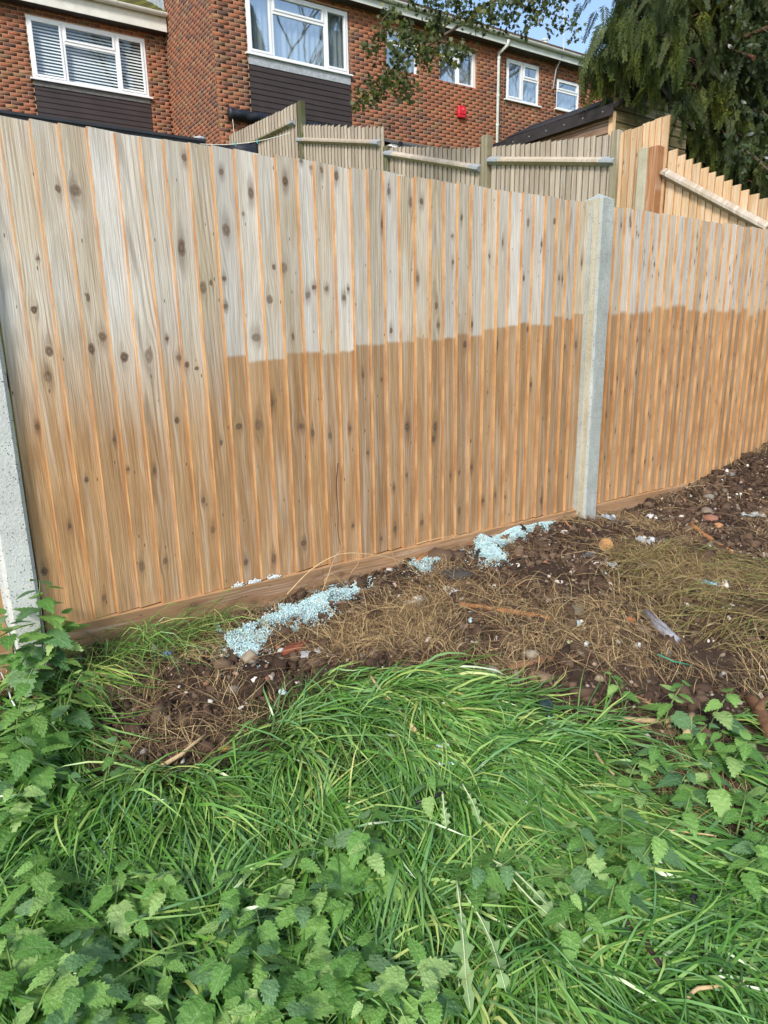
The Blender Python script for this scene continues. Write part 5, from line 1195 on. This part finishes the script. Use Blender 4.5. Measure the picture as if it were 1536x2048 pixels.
def nettle(px, py, h, pairs, size, lean, label, group, seed, top=True):
    """(px, py) is where the tip shows; the foot is found on the ground below it"""
    rg = random.Random(seed)
    P = on_ground(px, py, h*0.9)
    t = thing('nettle_plant', label, 'nettle', tuple(P-np.array([0, 0, 0.01])), group)
    ln = np.array([lean[0], lean[1], 0.0])
    pts = [np.array([0, 0, h*q])-ln*h*(1-q)*0+ln*h*(q*q) for q in np.linspace(0, 1, 5)]
    MB().tube(pts, [0.0032, 0.003, 0.0027, 0.0022, 0.0012], 5).build('stem', STEM, t, smooth=True)
    a0 = rg.uniform(0, 3.14)
    for k in range(pairs):
        q = 0.25+0.75*(k+1)/pairs if pairs > 1 else 1.0
        Q = pts[-1]*q*0 + np.array([np.interp(q, np.linspace(0, 1, 5), [p[j] for p in pts]) for j in range(3)])
        s_ = size*(1.0-0.55*max(0, q-0.45)/0.55)*rg.uniform(0.8, 1.15)
        for w_ in (0, math.pi):
            az = a0+k*math.pi/2+w_+rg.uniform(-.25, .25); el = rg.uniform(-0.45, 0.15)+0.5*max(0, q-0.8)
            d = np.array([math.cos(az)*math.cos(el), math.sin(az)*math.cos(el), math.sin(el)])
            base = Q+d*s_*0.22
            MB_ = LEAFROT(d, rg.uniform(-.35, .35)); MB_.translation = Vector(base)
            o = obj('leaf', NETTLE[rg.choice((0, 0, 1, 2, 3))], t); o.matrix_local = MB_ @ Matrix.Scale(s_, 4)
    return t
nettle(64, 1176, 0.42, 10, 0.125, (0.05, -0.1), 'tallest bushy nettle in front of the pale left post', 'nettles by the left post', 1)
nettle(30, 1235, 0.36, 8, 0.115, (-0.1, -0.1), 'bushy nettle just left of the tallest one at the left post', 'nettles by the left post', 2)
nettle(88, 1245, 0.30, 7, 0.105, (0.2, -0.1), 'bushy nettle just right of the tallest one at the left post', 'nettles by the left post', 3)
NL = {'a': ('left edge patch', 'nettles at the left edge'), 'b': ('bottom left patch', 'nettles at the bottom left'), 'c': ('lower centre grass', 'nettles in the lower centre grass'), 'd': ('right hand hollow', 'nettles in the right hollow')}
ORD = ['leftmost', 'second from left', 'third from left', 'fourth from left', 'fifth from left', 'sixth from left', 'seventh from left', 'eighth from left', 'ninth from left', 'tenth from left']
SPOTS = [('a',40,1395,.22,4,.085),('a',92,1455,.2,4,.09),('a',18,1470,.18,4,.085),('a',132,1420,.14,3,.08),('a',62,1545,.13,3,.08),('a',180,1545,.11,3,.075),('a',205,1500,.1,2,.07),('a',110,1350,.2,4,.08),('a',10,1350,.24,4,.08),('a',75,1300,.2,4,.08),('a',30,1610,.1,3,.075),
 ('b',312,1715,.12,3,.075),('b',352,1752,.12,3,.08),('b',420,1755,.12,3,.085),('b',218,1765,.1,3,.07),('b',60,1700,.14,3,.09),('b',40,1800,.12,3,.085),('b',130,1878,.13,3,.09),('b',130,1960,.16,4,.10),('b',40,1960,.14,3,.09),('b',240,1990,.14,3,.10),('b',365,1990,.13,3,.085),('b',395,1950,.13,3,.085),('b',480,1900,.12,3,.085),('b',505,1985,.13,3,.085),('b',200,2040,.15,3,.1),('b',320,2060,.14,3,.1),('b',90,2040,.15,4,.1),('b',180,1830,.1,2,.08),('b',290,1850,.1,2,.07),('b',440,2030,.12,3,.08),('b',15,1880,.13,3,.08),('b',260,1930,.11,2,.08),('b',420,1840,.1,2,.07),('b',340,1900,.1,2,.07),
 ('c',690,1655,.16,4,.09),('c',745,1672,.14,3,.085),('c',625,1762,.12,3,.075),('c',642,1722,.13,3,.075),('c',522,1812,.12,3,.08),('c',500,1868,.12,3,.085),('c',560,1882,.14,3,.085),('c',660,1882,.12,3,.085),('c',592,1950,.13,4,.09),('c',545,1980,.12,3,.09),('c',742,1885,.12,3,.08),('c',782,1930,.12,3,.085),('c',830,1955,.12,3,.085),('c',800,1992,.12,3,.085),('c',952,1698,.12,3,.075),('c',985,1688,.12,3,.075),('c',570,1720,.1,3,.07),('c',720,1760,.1,2,.065),('c',610,1850,.1,2,.07),('c',850,1560,.1,3,.06),('c',700,1960,.1,2,.08),
 ('d',1252,1590,.22,4,.1),('d',1265,1655,.18,4,.1),('d',1230,1705,.2,4,.085),('d',1195,1660,.2,4,.08),('d',1180,1742,.2,4,.07),('d',1160,1785,.18,4,.07),('d',1215,1765,.16,3,.07),('d',1335,1375,.12,3,.085),('d',1425,1390,.12,3,.09),('d',1462,1475,.12,3,.1),('d',1382,1442,.1,3,.075),('d',1502,1455,.12,3,.09),('d',1442,1530,.12,3,.085),('d',1352,1540,.1,3,.08),('d',1505,1560,.12,3,.09),('d',1520,1642,.12,3,.085),('d',1472,1692,.1,3,.07),('d',1300,1480,.1,3,.08),('d',1252,1525,.1,3,.08),('d',1528,1795,.13,3,.085),('d',1370,1600,.09,2,.07),('d',1300,1560,.1,2,.075),('d',1410,1460,.1,3,.08),('d',1480,1610,.1,2,.08),('d',1250,1350,.09,2,.07),('d',1140,1690,.14,3,.07)]
for zone, (where, grp) in NL.items():
    zs = sorted([q for q in SPOTS if q[0] == zone], key=lambda q: q[2]); nr = 3 if len(zs) > 12 else 2; per_ = -(-len(zs)//nr)
    for r_ in range(nr):
        row = sorted(zs[r_*per_:(r_+1)*per_], key=lambda q: q[1]); rn_ = ('top', 'middle', 'bottom')[r_] if nr == 3 else ('upper', 'lower')[r_]
        for i, (_, px, py, h, n_, s_) in enumerate(row):
            sd_ = int(px+py); R_ = random.Random(sd_)
            nettle(px, py, h+0.045, n_+1, s_*(1.2 if zone in 'bc' else 1.05)*R_.uniform(0.75, 1.2), (R_.uniform(-.4, .4), R_.uniform(-.45, .2)), 'nettle in the %s, %s of its %s row' % (where, ORD[i], rn_), grp, sd_)
# sow thistle: long lobed pale leaves lying on the grass
TH = weed_material('thistle_leaf', [(0.0, srgb(112, 150, 96)), (0.6, srgb(140, 172, 118)), (1.0, srgb(160, 186, 134))], 0.5)
def lobed_leaf(path, width, seed, lift=0.095):
    """pinnate leaf along a path of photo points, carried on the grass"""
    rg = random.Random(seed); P = [on_ground(x, y, lift)+np.array([0, 0, lift]) for x, y in path]
    n = 26; ts = np.linspace(0, 1, n); tt = np.linspace(0, 1, len(P)); C_ = np.stack([np.interp(ts, tt, [p[k] for p in P]) for k in range(3)], 1)
    V = []; Fs = []
    for i in range(n):
        d = C_[min(i+1, n-1)]-C_[max(i-1, 0)]; s = np.array([-d[1], d[0], 0]); s /= np.linalg.norm(s); t = ts[i]
        env = width*(0.18+0.95*max(0, t-0.15)**0.8)*(1 if t < 0.86 else max(0.05, (1-t)/0.14))
        lob = (0.28, 0.45, 0.8, 1.0, 0.6)[i % 5]; w_ = env*lob*rg.uniform(0.45, 1.2)
        sweep = -d/np.linalg.norm(d)*w_*0.35
        w2_ = w_*rg.uniform(0.5, 1.2); V += [tuple(C_[i]), tuple(C_[i]+s*w_+sweep+np.array([0, 0, w_*rg.uniform(-0.5, 0.6)])), tuple(C_[i]-s*w2_+sweep+np.array([0, 0, w2_*rg.uniform(-0.5, 0.6)]))]
    for i in range(n-1): Fs += [(3*i, 3*i+3, 3*i+4, 3*i+1), (3*i, 3*i+2, 3*i+5, 3*i+3)]
    return V, Fs
THM = leaf_material('sow_thistle_leaf', [(0.0, srgb(122, 160, 98)), (1.0, srgb(166, 194, 134))], 12, 0.5, 0.3, 0.1)
RIB = plain('pale_midrib', srgb(196, 204, 160), 0.6)
def thistle(paths, label, width, seed):
    P = on_ground(*paths[0][0]); t = thing('sow_thistle', label, 'weed', tuple(P))
    for k, pth_ in enumerate(paths):
        V, Fs = lobed_leaf(pth_, width, seed+k); V = [tuple(np.array(v)-P) for v in V]
        lf = MB().add(V, Fs).build('leaf', THM, t, smooth=True, fix=False)
        MB().tube([np.array(V[3*i])+np.array([0, 0, 0.003]) for i in range(0, 26, 3)], list(np.linspace(0.0022, 0.0007, 9)), 5).build('midrib', RIB, lf, smooth=True)
thistle([[(912,1752),(922,1830),(928,1900),(932,1960),(942,2030)], [(930,1790),(962,1840),(985,1890),(1000,1940),(1012,1985)]], 'pale lobed sow thistle with two long leaves hanging down the lower centre', 0.036, 3)
thistle([[(985,1722),(1030,1745),(1075,1790),(1110,1830)], [(1000,1730),(1060,1800),(1120,1850),(1170,1895)]], 'sow thistle with drooping leaves right of the lower centre', 0.030, 9)
thistle([[(885,1585),(888,1620),(893,1655)], [(925,1570),(945,1605),(962,1650)]], 'small sow thistle in the middle of the matted grass', 0.024, 15)

# ------------------------------------------------------------------ sticks, stones and litter on the bank
def surf(px, py, up=0.0):
    P = on_ground(px, py, up); return P+np.array([0, 0, up])
def stick(name, path, r0, r1, mat, label, cat='stick', up=0.012, knots=True, group=None):
    pts = [surf(x, y, up) for x, y in path]; rg = random.Random(int(path[0][0]))
    fine = []
    for a, b in zip(pts[:-1], pts[1:]):
        for q in np.linspace(0, 1, 4)[:-1]: fine.append(a*(1-q)+b*q+np.array([rg.gauss(0, r0*0.18), rg.gauss(0, r0*0.18), rg.gauss(0, r0*0.12)]))
    fine.append(pts[-1]); O_ = fine[0]; n = len(fine)
    rad = [(r0+(r1-r0)*i/(n-1))*rg.uniform(0.88, 1.12) for i in range(n)]
    return tag(MB().tube([p-O_ for p in fine], rad, 8).build(name, mat, None, tuple(O_), smooth=True), label, cat, group)
ST_O = wood_stick = plain('peeled_orange_stick', srgb(156, 108, 68), 0.75, 0.3, 26, 0.6); ST_D = plain('dark_wet_stick', srgb(62, 48, 42), 0.7, 0.35, 30, 0.7); ST_P = plain('pale_dead_stem', srgb(188, 162, 122), 0.8, 0.2, 30, 0.4); ST_B = plain('brown_root', srgb(112, 82, 58), 0.85, 0.3, 30, 0.7)
stick('stick', [(920,1208),(980,1218),(1050,1228),(1100,1238)], 0.011, 0.013, ST_O, 'thick peeled orange-brown stick lying on the dark soil')
stick('stick', [(1380,1048),(1420,1078),(1465,1106)], 0.015, 0.011, ST_O, 'short peeled stick on the bare soil at the right')
stick('stick', [(1226,1794),(1256,1850),(1290,1880),(1326,1938)], 0.009, 0.006, ST_D, 'dark wet stick lying in the grass at lower right', up=0.06)
stick('stick', [(742,1352),(770,1395),(800,1425),(832,1462)], 0.005, 0.007, ST_P, 'bent pale root lying across the top of the grass', up=0.055)
stick('stick', [(1018,1335),(1080,1322),(1150,1312)], 0.014, 0.010, ST_B, 'crooked brown root on the soil above the grass')
stick('stick', [(1105,1018),(1122,1036),(1138,1052)], 0.007, 0.006, ST_O, 'short twig leaning by the foot of the concrete post')
stick('stick', [(1215,1438),(1290,1440),(1390,1442)], 0.011, 0.009, ST_P, 'long pale stick half buried in the weedy hollow')
stick('stick', [(1066,1488),(1078,1430)], 0.007, 0.006, ST_P, 'short pale twig standing at the edge of the grass')
stick('stick', [(1372,1470),(1384,1430)], 0.012, 0.012, ST_P, 'stubby pale twig among the nettles at the right', up=0.03)
stick('stick', [(1302,1658),(1360,1662),(1432,1672)], 0.003, 0.002, ST_P, 'thin pale stem lying over the right hollow', up=0.05)
stick('stick', [(1372,1995),(1396,1975),(1470,1970),(1500,1952)], 0.005, 0.002, ST_P, 'bent straw-coloured stem in the bottom right grass', up=0.08)
stick('stick', [(320,1535),(360,1510),(410,1470)], 0.009, 0.004, ST_P, 'pale weathered stick where the straw meets the grass at left', up=0.03)
stick('stick', [(1180,1490),(1200,1520),(1228,1550)], 0.005, 0.004, ST_P, 'pale broken stem in the grass left of the nettles', up=0.05)
stick('stick', [(1290,1135),(1190,1175),(1240,1150),(1330,1180)], 0.003, 0.002, ST_B, 'thin curling root on the soil right of centre')
stick('stick', [(985,1168),(1060,1172),(1110,1182)], 0.003, 0.002, ST_B, 'thin straight root above the orange stick')
stick('stick', [(980,1300),(1010,1295),(1060,1230)], 0.003, 0.002, ST_P, 'thin pale root below the orange stick')
stick('stick', [(1190,1245),(1205,1290),(1216,1330)], 0.005, 0.003, ST_B, 'forked thin root pointing down the bank')
stick('stick', [(1498,1395),(1520,1425),(1545,1475)], 0.022, 0.026, ST_B, 'broken brown branch stump at the right edge', up=0.03)
stick('stick', [(1515,1420),(1540,1395)], 0.015, 0.010, ST_B, 'short side spur of broken branch at the right edge', up=0.05)
stick('wood_splinter', [(832,1122),(862,1104),(894,1086)], 0.012, 0.007, ST_O, 'pale wood splinter leaning against the gravel board', 'wood', 0.02)
stick('twig', [(640,1290),(700,1288),(760,1270)], 0.003, 0.002, ST_P, 'thin pale twig in the straw at the middle')
stick('twig', [(655,1285),(690,1279),(706,1278)], 0.006, 0.003, ST_O, 'orange splinter of wood beside the pale rubble')
def stone(px, py, r, c, label, cat='stone', flat=0.65, aspect=1.25, seed=0, sub=2, rough=0.3, name='stone', var=0.25, sink=0.45, group=None, mat=None):
    P = on_ground(px, py); m_ = px_size(P); R_ = r*m_; rg = random.Random(seed+int(px*3+py)); V, Fc = lump(rg, sub, rough)
    V = V*np.array([aspect, 1.0, flat])*R_; a = rg.uniform(0, 3.14)
    me = np_mesh(name, V, Fc, [mat or plain('%s_%d' % (name, int(px)), c, 0.85, var, 30/ max(r, 4), 0.6)], False)
    o = obj(name, me, None, (P[0], min(P[1], -0.05), P[2]+R_*flat*(1-2*sink)), (rg.uniform(-.2, .2), rg.uniform(-.2, .2), a))
    return tag(o, label, cat, group)
WH = srgb(222, 216, 206)
for px, py, r, c, lb in [(512,1360,8,WH,'round white stone in the straw at left'), (483,1416,5,WH,'tiny white stone at the grass edge left of centre'), (1036,1131,6,WH,'white pebble right of the large aqua heap'), (1181,1143,7,srgb(214,204,184),'cream pebble on the dark soil'),
 (770,1139,9,srgb(196,184,176),'pale lump beside the straw stems at the fence foot'), (1080,1356,22,srgb(128,106,82),'large flat brown stone above the grass'), (1421,1040,13,srgb(146,104,86),'reddish brick fragment on the bare soil'), (1436,1052,8,srgb(176,126,90),'small orange brick chip on the bare soil'),
 (1150,1222,16,srgb(112,108,94),'grey-green stone at the end of the orange stick'), (1162,1216,12,srgb(126,108,82),'brown stone beside the grey-green stone'), (1226,1255,16,srgb(162,138,104),'speckled tan rock in the middle of the dug soil'), (1285,1262,17,srgb(128,110,92),'dull brown clod beside the grey tube'),
 (1490,1766,15,srgb(206,192,176),'white and brown stone in the right grass'), (1466,1706,10,srgb(196,176,160),'small pinkish white stone in the right grass'), (1324,1772,27,srgb(138,112,82),'big sandy clod in the lower right grass'), (835,1202,14,srgb(206,200,190),'crumbly white lump on the middle of the soil'),
 (818,1205,8,srgb(198,192,184),'smaller crumbly white lump left of its neighbour'), (612,1311,12,srgb(180,186,192),'smooth pale grey pebble beside red wood'), (905,1535,5,srgb(204,118,68),'tiny orange chip in the middle grass, right of the other'), (806,1518,5,srgb(202,120,72),'tiny orange chip in the middle grass, left of the other'),
 (450,1498,6,srgb(206,132,60),'orange crumb at the edge of the left grass'), (1415,1025,12,srgb(126,112,98),'dull stone on the bank near the fence'), (1195,1128,6,WH,'white chip below the cut wood slice'), (1130,1065,6,srgb(206,200,190),'pale chip on the crest of the soil'), (1260,1240,7,srgb(206,120,80),'small terracotta chip near the speckled rock'),
 (1250,1225,6,srgb(178,150,72),'ochre chip near the terracotta chip'), (1372,1210,8,WH,'whitish grit lump in the yellow grass'), (1120,1165,5,WH,'tiny white chip on the dark soil, left'), (1395,1140,6,WH,'tiny white chip on the bare soil, right'), (1500,1125,5,WH,'tiny white chip at the far right soil'),
 (1290,1455,7,srgb(150,122,92),'small brown stone at the grass edge'), (700,1225,7,srgb(170,156,140),'greyish lump in the straw at the middle'), (925,1250,8,srgb(116,96,80),'brown clod below the orange stick'), (985,1345,12,srgb(176,168,160),'flat whitish stone at the top of the grass'), (870,1350,16,srgb(188,198,200),'pale grey crumbled slab at the grass edge'),
 (1140,1285,6,srgb(190,200,150),'pale green leaf-like chip on the soil'), (1160,1300,9,srgb(200,192,180),'white-topped clod near the brown root'), (560,1320,8,srgb(120,104,88),'brown clod in the straw at left'), (1060,1310,14,srgb(150,140,122),'lichen-grey stone above the brown root'), (1460,950,8,srgb(120,116,110),'grey pebble on the rising bank at right'), (1418,994,8,srgb(140,136,128),'rounded grey pebble below the right fence bay')]:
    stone(px, py, r, c, lb, flat=0.55 if r > 14 else 0.7)
stone(905, 1150, 32, srgb(64, 62, 60), 'dark slab of rubble between the two aqua heaps', 'rubble', 0.4, 1.6, 3, name='rubble_slab')
stone(880, 1118, 26, srgb(96, 78, 62), 'brown crusty lump under the wood splinter', 'rubble', 0.7, 1.4, 5, name='rubble_lump', rough=0.25)
stone(965, 1108, 14, srgb(44, 42, 42), 'black lump at the left edge of the large aqua heap', 'rubble', 0.8, 1.0, 8, name='rubble_lump')
stone(590, 1296, 17, srgb(122, 66, 50), 'reddish rotten wood lump beside pale rubble', 'wood', 0.5, 1.8, 9, name='wood_lump', rough=0.25)
stone(500, 1318, 17, srgb(150, 140, 124), 'grey mortar lump at the left end of the aqua streak', 'rubble', 0.7, 1.2, 11, name='rubble_lump')
# sawn slice of a branch
P = surf(1212, 1090, 0.03); sl2 = thing('wood_slice', 'round sawn slice of orange wood standing on the soil', 'wood', tuple(P))
ax = (CAM-P); ax[2] *= 1.6; ax /= np.linalg.norm(ax)
mb = MB(); mb.tube([-ax*0.02, ax*0.005], [0.036, 0.036], 14); mb.build('bark', ST_B, sl2)
m = NT('cut_end_grain'); v = m.coord(); d = m.n('VectorMath', operation='LENGTH'); m.l(v, d.inputs[0]); m.color(m.mix(m.math('MULTIPLY', m.range(m.math('SINE', m.math('MULTIPLY', d.outputs['Value'], 900.0)), 0, 1), 0.5), srgb(166, 126, 82), srgb(118, 80, 48)))
mb = MB(); mb.tube([ax*0.0055, ax*0.007], [0.034, 0.034], 14); mb.build('cut_face', m.mat, sl2)
# crumpled sheets of plastic and foil
def crumple(px, py, r, c, label, cat, seed, rough=0.3, up=0.012, name='crumpled_plastic', aspect=1.0):
    P = surf(px, py, up); R_ = r*px_size(P); rg = random.Random(seed); n = 7; V = []; ca, sa = math.cos(seed), math.sin(seed)
    for i in range(n):
        for j in range(n):
            u, v_ = (i/(n-1)-0.5)*2*aspect, (j/(n-1)-0.5)*2
            k = 1-0.25*rg.random(); V.append(((u*ca-v_*sa)*R_*k, (u*sa+v_*ca)*R_*k, rg.uniform(-0.28, 0.42)*R_))
    Fs = [(i*n+j, (i+1)*n+j, (i+1)*n+j+1, i*n+j+1) for i in range(n-1) for j in range(n-1)]
    o = MB().add(V, Fs).build(name, plain('%s_%d' % (name, int(px)), c, rough, 0.2, 30, 0.2, 0.6), None, tuple(P), fix=False)
    sm = o.modifiers.new('solid', 'SOLIDIFY'); sm.thickness = 0.0015; return tag(o, label, cat)
crumple(1210, 1036, 15, srgb(150, 172, 190), 'crumpled bluish foil at the foot of the concrete post', 'litter', 2, 0.3, aspect=1.4, name='crumpled_foil')
crumple(1236, 1046, 14, srgb(70, 62, 54), 'dark crumpled rag right of the bluish foil', 'litter', 3, 0.8, name='crumpled_rag', aspect=1.5)
crumple(1300, 1032, 12, srgb(214, 214, 210), 'crumpled white paper on the soil by the fence', 'litter', 4, 0.7, name='crumpled_paper')
crumple(1286, 1082, 17, srgb(170, 174, 176), 'grey torn plastic sheet on the soil', 'litter', 5, 0.4, aspect=1.2)
crumple(1318, 1080, 11, srgb(70, 76, 80), 'small dark plastic scrap beside the grey sheet', 'litter', 6, 0.5)
crumple(1441, 1166, 14, srgb(224, 224, 216), 'white wrapper on the yellow grass at right', 'litter', 7, 0.4, aspect=1.3, name='wrapper')
crumple(1408, 1164, 10, srgb(120, 190, 206), 'turquoise plastic strip left of the white wrapper', 'litter', 8, 0.35, aspect=2.2, name='plastic_strip')
crumple(334, 1306, 9, srgb(66, 104, 190), 'bright blue scrap of wrapper in the fence foot grass', 'litter', 9, 0.35, up=0.03, name='wrapper')
crumple(1330, 1724, 14, srgb(150, 170, 196), 'bluish plastic scrap above the sandy clod', 'litter', 10, 0.3, up=0.03, aspect=2.0)
crumple(884, 1490, 11, srgb(190, 206, 214), 'pale glassy scrap in the middle grass, upper', 'litter', 11, 0.2, up=0.04)
crumple(894, 1524, 12, srgb(184, 204, 216), 'pale glassy scrap in the middle grass, lower', 'litter', 12, 0.2, up=0.04, aspect=1.4)
crumple(640, 1300, 10, srgb(176, 190, 192), 'pale flat scrap beside the grey pebble', 'litter', 13, 0.3)
crumple(900, 1180, 12, srgb(190, 192, 190), 'frayed white fibres on the soil left of the orange stick', 'litter', 14, 0.8, name='fibre_scrap', aspect=1.6)
crumple(1505, 1030, 12, srgb(150, 152, 150), 'grey plastic strip at the right edge of the soil', 'litter', 15, 0.5, aspect=2.0)
crumple(1180, 1110, 10, srgb(84, 90, 92), 'dark slate-like flake below the soil crest', 'litter', 16, 0.6, aspect=1.8, name='slate_flake')
crumple(1225, 1130, 11, srgb(150, 152, 146), 'grey flake on the soil below the wood slice', 'litter', 17, 0.6, name='slate_flake')
# grey tube half buried
pa, pb = surf(1292, 1226, 0.012), surf(1352, 1284, 0.02); tb_ = thing('plastic_tube', 'battered grey tube half buried in the right bank', 'tube', tuple(pa))
GT = plain('scuffed_grey_plastic', srgb(128, 130, 138), 0.5, 0.4, 30, 0.3)
mb = MB(); mb.tube([np.zeros(3), (pb-pa)*0.5, pb-pa], [0.020, 0.024, 0.022], 14); mb.build('barrel', GT, tb_, smooth=True)
MB().tube([-(pb-pa)*0.06, np.zeros(3)], [0.012, 0.019], 14).build('neck', GT, tb_, smooth=True)
pa, pb = surf(1086, 1402, 0.03), surf(1104, 1448, 0.02); bt = thing('glass_bottle', 'dark green bottle poking out of the grass edge', 'bottle', tuple(pa))
GB = NT('dark_bottle_glass'); GB.color(srgb(34, 52, 46)).set(Roughness=0.08, Specular_IOR_Level=0.8); GB = GB.mat
mb = MB(); mb.tube([np.zeros(3), (pb-pa)*0.35, (pb-pa)*0.55, pb-pa], [0.028, 0.028, 0.014, 0.012], 14); mb.build('body', GB, bt, smooth=True)
MB().tube([pb-pa, (pb-pa)*1.12], [0.014, 0.014], 14).build('lip', plain('silver_foil', srgb(176, 180, 184), 0.3), bt, smooth=True)
pts = [surf(x, y, u_) for x, y, u_ in ((1392, 1775, .05), (1386, 1800, .05), (1390, 1815, .04), (1420, 1822, .04), (1436, 1812, .05))]; hd = thing('plastic_handle', 'bent black plastic hook in the right grass', 'handle', tuple(pts[0]))
MB().tube([p-pts[0] for p in pts], [0.006, 0.008, 0.009, 0.012, 0.012], 8).build('shank', BLK, hd, smooth=True)  # stands for a bent black handle
stone(80, 1521, 9, (0.015, 0.015, 0.018), 'small black object among the left nettles', 'litter', 0.6, 1.4, 4, name='black_lump')
stone(158, 1472, 6, (0.02, 0.025, 0.04), 'tiny dark blue lump at the left straw edge', 'litter', 0.6, 1.4, 5, name='black_lump')
pts = [surf(x, y, 0.06) for x, y in ((830, 1606), (850, 1600), (872, 1592), (886, 1584))]
tag(MB().tube([p-pts[0] for p in pts], 0.005, 6).build('cord_piece', BLK, None, tuple(pts[0]), smooth=True), 'short black hose piece lying in the middle grass', 'cord')  # a short length of black cord
pts = [surf(x, y, 0.035) for x, y in ((1315, 1308), (1345, 1322), (1380, 1330))]
tag(MB().tube([p-pts[0] for p in pts], 0.003, 6).build('green_string', plain('green_string', srgb(60, 140, 110), 0.5), None, tuple(pts[0]), smooth=True), 'thin green string below the grey tube', 'string')
pts = [surf(x, y, 0.06) for x, y in ((2, 1345), (14, 1370), (22, 1398), (30, 1412))]
tag(MB().tube([p-pts[0] for p in pts], 0.003, 6).build('wire', plain('white_wire', srgb(206, 208, 212), 0.4), None, tuple(pts[0]), smooth=True), 'thin white wire hanging at the left edge', 'wire')

# dry stems arching against the fence foot (they stand just in front of the boards)
def stem_path(path, off, r, label, mat=ST_P, cat='stem', name='dry_stem'):
    pts = [on_plane(x, y, (0, -off, 0), (0, 1, 0)) for x, y in path]; n = 14; ts = np.linspace(0, 1, n); tt = np.linspace(0, 1, len(pts))
    C_ = np.stack([np.interp(ts, tt, [p[k] for p in pts]) for k in range(3)], 1); C_[1:-1] = (C_[:-2]+2*C_[1:-1]+C_[2:])/4
    C_[:, 1] += 0.03*np.sin(ts*3.1+path[0][0]); C_[:, 1] = np.minimum(C_[:, 1], -0.045)
    tag(MB().tube([c-C_[0] for c in C_], list(np.linspace(r, r*0.5, n)), 6).build(name, mat, None, tuple(C_[0]), smooth=True), label, cat, 'dry stems along the fence foot')
stem_path([(580,1192),(629,1135),(683,1101),(775,1111),(812,1128)], 0.09, 0.0032, 'long dry stem arching over the gravel board at the middle')
stem_path([(706,1150),(710,1128),(712,1104)], 0.10, 0.002, 'short upright dry stem on the middle gravel board')
stem_path([(700,1180),(660,1142),(640,1158),(650,1182)], 0.10, 0.002, 'curled dry stem at the fence foot')
stem_path([(640,1178),(668,1120),(688,1102),(700,1110)], 0.08, 0.002, 'thin looping dry stem beside the long arching one')
stem_path([(772,1070),(782,1095),(800,1130),(815,1160)], 0.08, 0.0018, 'thin straight dry stem leaning on the boards')
stem_path([(838,1090),(880,1075),(930,1068),(962,1050),(955,1100)], 0.10, 0.002, 'tangle of dry stem left of the large aqua heap')
stem_path([(905,1070),(940,1105),(990,1140),(1000,1168)], 0.12, 0.002, 'dry stem falling across the aqua heap')
stem_path([(1457,928),(1461,913),(1476,912),(1512,942),(1526,958)], 0.15, 0.003, 'pale root arching out of the bank at the far right')
stem_path([(1378,975),(1410,970),(1432,976)], 0.10, 0.002, 'thin pale root arching on the bank below the right bay')
stem_path([(672,925),(668,975),(673,1030),(671,1060),(677,1088)], 0.028, 0.0024, 'dead brown vine climbing one fence board', plain('dead_vine', srgb(78, 48, 38), 0.9), 'vine', 'dead_vine')
